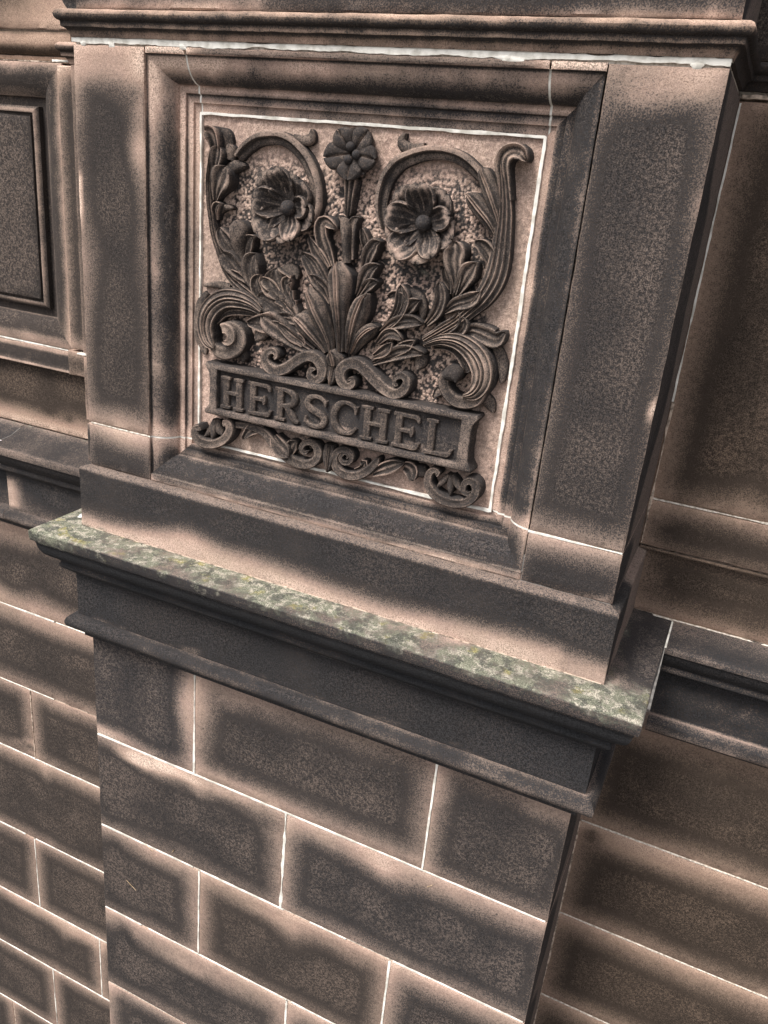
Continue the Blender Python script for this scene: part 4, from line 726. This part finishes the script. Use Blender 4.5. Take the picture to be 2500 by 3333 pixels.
# ------------------------------------------------------------------ carved panel
cp = thing('relief_carving', 'carved relief panel with three flowers and acanthus leaves over a lettered name plaque', 'carving', (W / 2, YB, .98))
PX0, PX1, PZ0, PZ1 = .2065, .7445, .9995, 1.5185
def punch(x, z):
    m_ = min(x - PX0, PX1 - x, PZ1 - z, (z - PZ0) * .9)
    v = sstep(.030, .060, m_ + .016 * nz(x, 0, z, 18, 51)) * sstep(PZ1 - .02, PZ1 - .11, z + .02 * nz(x, 0, z, 9, 57))
    return v * (.55 + .45 * sstep(1.07, 1.12, z))
mb = MB(); P, S = [], []
for z in frange(PZ0, PZ1, .0018):
    rp, rs = [], []
    for x in frange(PX0, PX1, .0018):
        v = punch(x, z)
        d = noise.voronoi(Vector((x * 215, z * 215, 2.0)))[0][0]
        bumpy = 1 - min(1, d * 1.7)
        h = (.0007 + .0024 * v) * bumpy + .0006 * nz(x, 0, z, 60, 3) * (1 + v) + .0008 * nz(x, 0, z, 130, 5)
        s = .05 + .15 * nz(x, 0, z, 14, 4) + (.16 + .84 * v) * (.92 * sstep(.44, .70, d + .16 * nz(x, 0, z, 35, 6)) - .10)
        shade = 0  # shade below the big flowers, painted through the soot and lichen values
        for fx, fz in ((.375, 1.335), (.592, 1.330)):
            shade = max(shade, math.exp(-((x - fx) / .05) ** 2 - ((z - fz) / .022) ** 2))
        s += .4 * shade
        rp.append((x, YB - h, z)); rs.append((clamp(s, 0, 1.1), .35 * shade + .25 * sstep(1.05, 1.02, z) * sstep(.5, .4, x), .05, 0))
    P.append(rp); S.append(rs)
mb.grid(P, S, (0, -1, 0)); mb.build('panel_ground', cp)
for a, b, wd in (((.2088, .9985), (.2088, 1.518), .0040), ((.2088, 1.5170), (.7430, 1.5170), .0054), ((.7432, .9985), (.7432, 1.518), .0056), ((.2088, .9990), (.7432, .9990), .0054)):
    pointing('panel_pointing', cp, CHALK, a, b, wd, YB - .0045, .0008, ragged=.6, n=140, depth=.008, brk=.5)

def catmull(pts, step=.0032):
    out = []; n = len(pts)
    for i in range(n - 1):
        p0, p1, p2, p3 = (pts[max(0, i - 1)], pts[i], pts[i + 1], pts[min(n - 1, i + 2)])
        L = math.hypot(p2[0] - p1[0], p2[1] - p1[1]); m_ = max(2, int(L / step))
        for k in range(m_):
            t = k / m_
            out.append(tuple(.5 * (2 * b + (c - a) * t + (2 * a - 5 * b + 4 * c - d) * t * t + (3 * b - a - 3 * c + d) * t ** 3) for a, b, c, d in zip(p0, p1, p2, p3)))
    out.append(pts[-1]); return out

def carve(name, parent, prof, H, veins, r0, pts, seed, y0=YB, tip_round=True):
    """one carved leaf, stem or scroll: a swept cross-section standing off the panel's ground"""
    pts = [tuple(p) for p in pts]
    saw_on = prof == 'cup' and veins >= 2 and max(p[2] for p in pts) > .0145
    C_ = catmull(pts, .0019 if saw_on else .0032); n = len(C_); mb = MB()
    L = [0.0]
    for a, b in zip(C_, C_[1:]): L.append(L[-1] + math.hypot(b[0] - a[0], b[1] - a[1]))
    T = L[-1] or 1e-6; nl = max(2, int(T / .0135)); M = 13 if prof in ('cup', 'ridge', 'palm') else 9
    P, S = [], []
    for i, (x, z, hw) in enumerate(C_):
        a, b = C_[max(0, i - 1)], C_[min(n - 1, i + 1)]
        dx, dz = b[0] - a[0], b[1] - a[1]; q = math.hypot(dx, dz) or 1e-6; nx, nzz = -dz / q, dx / q
        t = L[i] / T; hw = max(.0008, abs(hw)) * (1.28 if prof == 'cup' else 1.16 if prof == 'palm' else 1.12 if prof == 'band' else 1.0)
        rest = T - L[i]
        if tip_round and rest < hw: hw *= max(.12, math.sqrt(max(0, 1 - (1 - rest / hw) ** 2)))
        rise = (r0 + (1 - r0) * sstep(0, .75, t))
        if saw_on:
            fr = (t * nl) % 1.0; hw *= .90 + .30 * fr * (1 - .4 * sstep(.8, 1, t))
        if prof in ('cup', 'palm'): rise *= 1 + .10 * sstep(.7, .95, t) - .22 * sstep(.93, 1, t)
        rp, rs = [], []
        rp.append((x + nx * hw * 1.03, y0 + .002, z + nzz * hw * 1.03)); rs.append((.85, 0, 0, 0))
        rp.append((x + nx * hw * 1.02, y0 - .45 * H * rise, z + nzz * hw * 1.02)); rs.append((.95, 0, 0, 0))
        for j in range(M):
            u = 1 - 2 * j / (M - 1); au = abs(u); s = .72
            if prof == 'palm':
                h = H * rise * (.66 + .34 * math.sqrt(max(0, 1 - au ** 2.2))) + .0022 * math.exp(-((au - .13) / .07) ** 2) - .0014 * math.exp(-(u / .06) ** 2) - .0022 * math.exp(-((au - .38) / .12) ** 2)
                s += -.55 * math.exp(-((au - .13) / .08) ** 2) + .30 * math.exp(-((au - .4) / .16) ** 2) - .25 * sstep(.85, 1, au)
            elif prof == 'cup':
                w_ = math.cos(veins * math.pi * u) * (1 - .6 * t)
                h = H * rise * (.70 + .20 * au ** 2) + .0016 * w_ + .0016 * sstep(.7, .95, au) - .0028 * sstep(.90, 1, au)
                s += -.46 * w_ - .22 * sstep(.7, .9, au)
            elif prof == 'ridge':
                w_ = math.cos((veins * 2 - 1) * .5 * math.pi * u) if False else math.cos(veins * math.pi * u)
                fade = min(1, hw / .006)
                h = H * rise * (.80 + .16 * (1 - au ** 2)) + .0022 * w_ * fade - .0025 * sstep(.88, 1, au)
                s += -.48 * w_ * fade
            elif prof == 'band':
                h = H * (.90 - .06 * (1 - au) - .10 * sstep(.72, 1, au)); s = .66 - .18 * sstep(.5, .8, au) + .25 * sstep(.9, 1, au)
            elif prof == 'rim':
                h = H * (.55 + .40 * sstep(-.05, .12, u) - .2 * sstep(.7, 1, u) - .12 * sstep(-.75, -1, u)); s = .40 if u > .05 else .62
                s += .35 * math.exp(-((u + .02) / .08) ** 2)
            elif prof == 'dome':
                h = H * (.55 + .45 * math.sqrt(max(0, 1 - au ** 2)))
                s = .8
            else:
                h = H * rise * (.70 + .30 * math.sqrt(max(0, 1 - au ** 2))); s = .55 if H < .0135 else .68
            s += .04 if prof in ('cup', 'palm', 'ridge', 'band') else .02
            if saw_on:
                h -= .0026 * au ** 1.6 * math.exp(-(fr / .16) ** 2); s += .35 * au * math.exp(-(fr / .2) ** 2)
            s += .28 * nz(x + nx * hw * u, h, z + nzz * hw * u, 26, seed) + .2 * nz(x, h + u * .02, z, 90, seed)
            s -= .22 * sstep(.75, 1, h / .03) * (prof != 'dome')
            h += .0005 * nz(x + nx * hw * u, h, z, 80, seed)
            rp.append((x + nx * hw * u, y0 - h, z + nzz * hw * u)); rs.append((clamp(s, .1, 1.1), 0, .30, .05))
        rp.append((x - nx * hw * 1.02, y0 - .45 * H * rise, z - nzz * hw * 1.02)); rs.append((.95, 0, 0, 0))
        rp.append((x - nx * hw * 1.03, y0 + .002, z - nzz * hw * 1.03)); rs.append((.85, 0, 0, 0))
        P.append(rp); S.append(rs)
    # close the ends down to the ground
    for end in (0, -1):
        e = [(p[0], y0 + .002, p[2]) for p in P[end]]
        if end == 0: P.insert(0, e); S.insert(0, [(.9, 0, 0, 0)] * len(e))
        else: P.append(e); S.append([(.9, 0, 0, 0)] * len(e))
    mb.grid(P, S, (0, -1, 0))
    return mb.build(name, parent, angle=50)

for i, (name, prof, H, veins, r0, pts) in enumerate(RELIEF): carve(name, cp, prof, H * 1.2, veins, r0, pts, i * 1.37 + 2)

def petal(parent, c, tip, hw, h0, h1, cup, seed, kind):
    cx, cz = c; tx, tz = tip; dx, dz = tx - cx, tz - cz; L = math.hypot(dx, dz); ux, uz = dx / L, dz / L; nx, nzz = -uz, ux
    mb = MB(); P, S = [], []; NR, NU = 13, 15
    up = uz                                               # +1 for a petal pointing up
    for i in range(NR):
        r = .10 + .90 * i / (NR - 1); rp, rs = [], []
        wdt = hw * (.22 + .78 * math.sin(min(1, r / .66) * math.pi / 2) ** 1.3) * (math.sqrt(max(.0, 1 - ((r - .62) / .385) ** 2)) if r > .62 else 1)
        wdt = max(wdt, hw * .06)
        body = []
        for j in range(NU):
            u = 1 - 2 * j / (NU - 1); au = abs(u)
            notch = .07 * math.exp(-(u / .3) ** 2) * sstep(.75, 1, r)
            rr = r - notch
            x = cx + ux * L * rr + nx * wdt * u; z = cz + uz * L * rr + nzz * wdt * u
            if kind == 'small':
                h = h0 + (h1 - h0) * math.sin(min(1, r * 1.15) * math.pi * .62) * (.72 + .28 * math.sqrt(max(0, 1 - (au * 2 - 1) ** 2))) - .0016 * math.exp(-(u / .09) ** 2)
                s = .85 - .5 * math.exp(-(u / .08) ** 2)
            else:
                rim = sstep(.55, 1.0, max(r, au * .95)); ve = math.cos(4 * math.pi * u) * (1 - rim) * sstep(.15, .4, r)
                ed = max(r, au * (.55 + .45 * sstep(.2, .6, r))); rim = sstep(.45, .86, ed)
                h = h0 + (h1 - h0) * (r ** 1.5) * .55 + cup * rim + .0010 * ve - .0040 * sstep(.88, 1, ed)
                s = (1.05 - .55 * ve if up > .2 else .86 - .45 * ve if up < -.5 else .98 - .45 * ve) - .62 * sstep(.66, .88, ed) * sstep(1.04, .93, ed)  # light from above painted in: upper petals darker, lower ones lighter
            s += .25 * nz(x, h, z, 30, seed) + .2 * nz(x, h, z, 110, seed)
            body.append(((x, YB - h, z), (clamp(s, .1, 1.1), 0, .2, .05), h))
        def sk(b, k, yy): return (cx + (b[0][0] - cx) * k, yy, cz + (b[0][2] - cz) * k)
        rp = [sk(body[0], .80, YB), sk(body[0], .97, YB - body[0][2] * .72)] + [b[0] for b in body] + [sk(body[-1], .97, YB - body[-1][2] * .72), sk(body[-1], .80, YB)]
        rs = [(.7, 0, 0, 0), (.6, 0, 0, 0)] + [b[1] for b in body] + [(.6, 0, 0, 0), (.7, 0, 0, 0)]
        P.append(rp); S.append(rs)
    l = P[-1]
    P.append([(cx + (p[0] - cx) * .95, YB - (YB - p[1]) * .7, cz + (p[2] - cz) * .95) for p in l]); S.append([(.6, 0, .1, 0)] * len(l))
    P.append([(cx + (p[0] - cx) * .78, YB + .001, cz + (p[2] - cz) * .78) for p in l]); S.append([(.6, 0, .1, 0)] * len(l))
    mb.grid(P, S, (0, -1, 0)); return mb.build('petal', parent, angle=55)

def ball(parent, name, c, h, r, flat=1.0, s=.8):
    mb = MB(); P = [[(c[0] + r * math.cos(q) * math.sin(a), YB - h - r * flat * math.cos(a), c[1] + r * math.sin(q) * math.sin(a)) for q in frange(0, 2 * math.pi * 13 / 14, .4488)] for a in (.05, .35, .7, 1.05, 1.4, 1.8)]
    mb.grid(P, [[(clamp(s + .3 * nz(p[0], p[1], p[2], 60, 2), 0, 1.1), 0, 0, 0) for p in row] for row in P], (0, -1, 0), close=True)
    return mb.build(name, parent)
for fi, (kind, c, tips, back) in enumerate(FLOWERS):
    fl = bpy.data.objects.new('flower', None); sc.collection.objects.link(fl); fl.parent = cp
    WL[fl] = Vector((c[0], YB, c[1])); fl.location = WL[fl] - WL[cp]; fl.empty_display_size = .02
    if kind == 'big':
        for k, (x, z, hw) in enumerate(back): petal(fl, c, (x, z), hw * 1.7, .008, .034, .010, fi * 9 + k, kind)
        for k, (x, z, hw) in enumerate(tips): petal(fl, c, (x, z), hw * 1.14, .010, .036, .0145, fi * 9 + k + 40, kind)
        ball(fl, 'boss', c, .0165, .0115, 1.0, 1.0 if fi else .8)
    else:
        for k in range(len(tips)):
            a, b = tips[k], tips[(k + 1) % len(tips)]; mx, mz = (a[0] + b[0]) / 2 - c[0], (a[1] + b[1]) / 2 - c[1]; L = math.hypot(mx, mz)
            petal(fl, c, (c[0] + mx / L * .0335, c[1] + mz / L * .0335), .0125, .008, .019, 0, fi * 9 + k + 20, kind)
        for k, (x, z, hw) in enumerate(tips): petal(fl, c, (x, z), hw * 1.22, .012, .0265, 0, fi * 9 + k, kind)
        for k, (ox, oz) in enumerate(((-.001, .0085), (.009, -.001), (-.0035, -.0085))): ball(fl, 'seed', (c[0] + ox, c[1] + oz), .0215, .0066, 1, .95)

# name plaque with its lettering
pq = MB()
def ring_pts(x0, x1, z0, z1): return [(x0, z0), (x1, z0), (x1, z1), (x0, z1)]
YF_ = .0150; YR_ = .0250
outer = [(.2400, 1.0600), (.7125, 1.0600), (.7140, 1.0640), (.7065, 1.0760), (.7052, 1.0900), (.7052, 1.1180), (.7065, 1.1320), (.7140, 1.1430), (.7120, 1.1468), (.2400, 1.1468), (.2385, 1.1430), (.2465, 1.1320), (.2480, 1.1180), (.2480, 1.0900), (.2465, 1.0760), (.2385, 1.0640)]
inner = []
for x, z in outer: inner.append((min(max(x, .2630), .6885), min(max(z, 1.0718), 1.1365)))
def lp(pts, y, k=0.0):
    n = len(pts); return [(x + k * (1 if x < .4757 else -1) * (1 if abs(z - 1.1034) < .045 else .4), y, z + k * (1 if z < 1.1034 else -1)) for x, z in pts]
def dense(pts, per=.012):
    out = []
    for a, b in zip(pts, pts[1:] + pts[:1]):
        n = 34
        L = math.hypot(b[0] - a[0], b[1] - a[1]); n = 30 if L > .2 else 3
        out += [(a[0] + (b[0] - a[0]) * k / n, a[1] + (b[1] - a[1]) * k / n) for k in range(n)]
    return out
do = dense(outer); di = [(min(max(x, .2630), .6885), min(max(z, 1.0718), 1.1365)) for x, z in do]
rows = [[(x, YB + .002, z) for x, z in do], lp(do, YF_ + .0030), lp(do, YF_ + .0008, .0012), lp(do, YF_, .0030), lp(di, YF_, -.0016), lp(di, YF_ + .0010, -.0004), lp(di, YR_ - .001, .0004), lp(di, YR_ + .001, .0016)]
for k in (1, 2, 3, 4, 5): rows[k] = [(x + .0004 * nz(x, 0, z, 70, 4), y + .0006 * nz(x, y, z, 40, 5), z + .0004 * nz(x, 1, z, 70, 6)) for x, y, z in rows[k]]
st = [.8, .9, .6, .55, .55, .6, .95, .9]
pq.grid([list(r) for r in rows], [[(clamp(s + .25 * nz(p[0], p[1], p[2], 25, 6) + .2 * nz(p[0], p[1], p[2], 90, 6), 0, 1.1), 0, .15, .05) for p in r] for s, r in zip(st, rows)], (0, -1, 0), close=True)
P, S = [], []
for z in frange(1.0712, 1.1370, .0033):
    P.append([(x, YR_ + .0007 * nz(x, 0, z, 60, 8), z) for x in frange(.2624, .6890, .004)]); S.append([(clamp(.88 + .3 * nz(p[0], 0, p[2], 30, 9) - .5 * sstep(.1, .5, nz(p[0], 0, p[2], 26, 14)) * (p[2] < 1.085), 0, 1.1), 0, .05, 0) for p in P[-1]])
pq.grid(P, S, (0, -1, 0)); plq = pq.build('name_plaque', cp, angle=40)
LZ0, LZ1 = 1.0745, 1.1285
def strokes(ch):
    # unit box, x 0..1, z 0..1 ; (points, half-widths) ; half widths in units of the letter height
    s = .098; t = .056
    def serif(x, z, w_=.2): return ([(x - w_, z), (x, z), (x + w_, z)], [t * .7, t, t * .7])
    if ch == 'H': return [([(.22, .04), (.22, .5), (.22, .96)], [s * 1.05, s, s * 1.05]), ([(.78, .04), (.78, .5), (.78, .96)], [s * 1.05, s, s * 1.05]), ([(.22, .5), (.78, .5)], [t, t]), serif(.22, .05), serif(.22, .95), serif(.78, .05), serif(.78, .95)]
    if ch == 'E': return [([(.22, .04), (.22, .5), (.22, .96)], [s, s, s]), ([(.04, .95), (.5, .945), (.84, .93), (.93, .80)], [t, t, t * 1.1, t * .6]), ([(.22, .51), (.6, .51), (.70, .51)], [t, t, t]), ([(.70, .64), (.70, .51), (.70, .38)], [t * .5, t * 1.2, t * .5]), ([(.04, .05), (.5, .055), (.86, .075), (.97, .23)], [t, t, t * 1.2, t * .7])]
    if ch == 'R': return [([(.22, .04), (.22, .5), (.22, .96)], [s, s, s]), serif(.22, .05), ([(.04, .95), (.40, .95), (.68, .88), (.77, .72), (.68, .55), (.42, .48), (.22, .48)], [t, t, s * .9, s, s * .9, t, t]), ([(.45, .48), (.62, .30), (.80, .09), (.96, .05)], [s * .8, s, s * .9, t * .6])]
    if ch == 'S': return [([(.86, .70), (.84, .86)], [t * .5, t * 1.2]), ([(.86, .80), (.72, .91), (.48, .95), (.24, .87), (.16, .71), (.28, .57), (.50, .50), (.74, .41), (.84, .26), (.74, .11), (.50, .05), (.28, .08), (.13, .20)], [t * .8, t, t, s * .85, s, s, s * 1.05, s, s, s * .85, t, t, t * .8]), ([(.14, .14), (.12, .32)], [t * 1.2, t * .5])]
    if ch == 'C': return [([(.88, .66), (.87, .88)], [t * .5, t * 1.3]), ([(.88, .80), (.72, .92), (.50, .95), (.27, .85), (.14, .64), (.12, .44), (.20, .22), (.38, .08), (.58, .05), (.78, .11), (.92, .26)], [t * .9, t, t, s * .9, s, s, s, s * .9, t, t, t * .7])]
    if ch == 'L': return [([(.22, .04), (.22, .5), (.22, .96)], [s, s, s]), serif(.22, .95), ([(.04, .05), (.5, .055), (.84, .075), (.97, .25)], [t, t, t * 1.2, t * .7])]
H_L = LZ1 - LZ0
LET = [('H', .2688, .3142), ('E', .3205, .3660), ('R', .3715, .4195), ('S', .4240, .4705), ('C', .4735, .5230), ('H', .5262, .5755), ('E', .5800, .6260), ('L', .6335, .6790)]
for li_, (ch, xa, xb) in enumerate(LET):
    mbL = MB()
    for q, (pts, hws) in enumerate(strokes(ch)):
        pp = [(xa + (xb - xa) * x, LZ0 + H_L * z, h * H_L) for (x, z), h in zip(pts, hws)]
        C_ = catmull(pp, .002); P, S = [], []
        for i, (x, z, hw) in enumerate(C_):
            a, b = C_[max(0, i - 1)], C_[min(len(C_) - 1, i + 1)]; dx, dz = b[0] - a[0], b[1] - a[1]; L = math.hypot(dx, dz) or 1e-6; nx, nzz = -dz / L, dx / L
            top = YR_ - .0066 - .00025 * q
            rp, rs = [], []
            for u, yy, s in ((1.25, YR_ + .002, .7), (1.12, YR_ - .002, .85), (1.0, top + .0016, .6), (.72, top + .0002, .6), (0, top, .72), (-.72, top + .0002, .6), (-1.0, top + .0016, .6), (-1.12, YR_ - .002, .85), (-1.25, YR_ + .002, .7)):
                px, pz = x + nx * hw * u, z + nzz * hw * u
                rp.append((px, yy + .0005 * nz(px, yy, pz, 80, li_), pz)); rs.append((clamp(s + .2 * nz(px, yy, pz, 40, li_) + .15 * nz(px, yy, pz, 120, li_), 0, 1.1), 0, .3, .05))
            P.append(rp); S.append(rs)
        for end in (0, -1):
            d = .35 * C_[end][2]; a, b = (C_[0], C_[1]) if end == 0 else (C_[-1], C_[-2]); L = math.hypot(a[0] - b[0], a[1] - b[1]) or 1e-6
            ex, ez = (a[0] - b[0]) / L * d, (a[1] - b[1]) / L * d
            e = [(p[0] + ex, YR_ + .002, p[2] + ez) for p in P[end]]
            if end == 0: P.insert(0, e); S.insert(0, [(.8, 0, 0, 0)] * len(e))
            else: P.append(e); S.append([(.8, 0, 0, 0)] * len(e))
        mbL.grid(P, S, (0, -1, 0))
    mbL.build('letter', plq, angle=50)
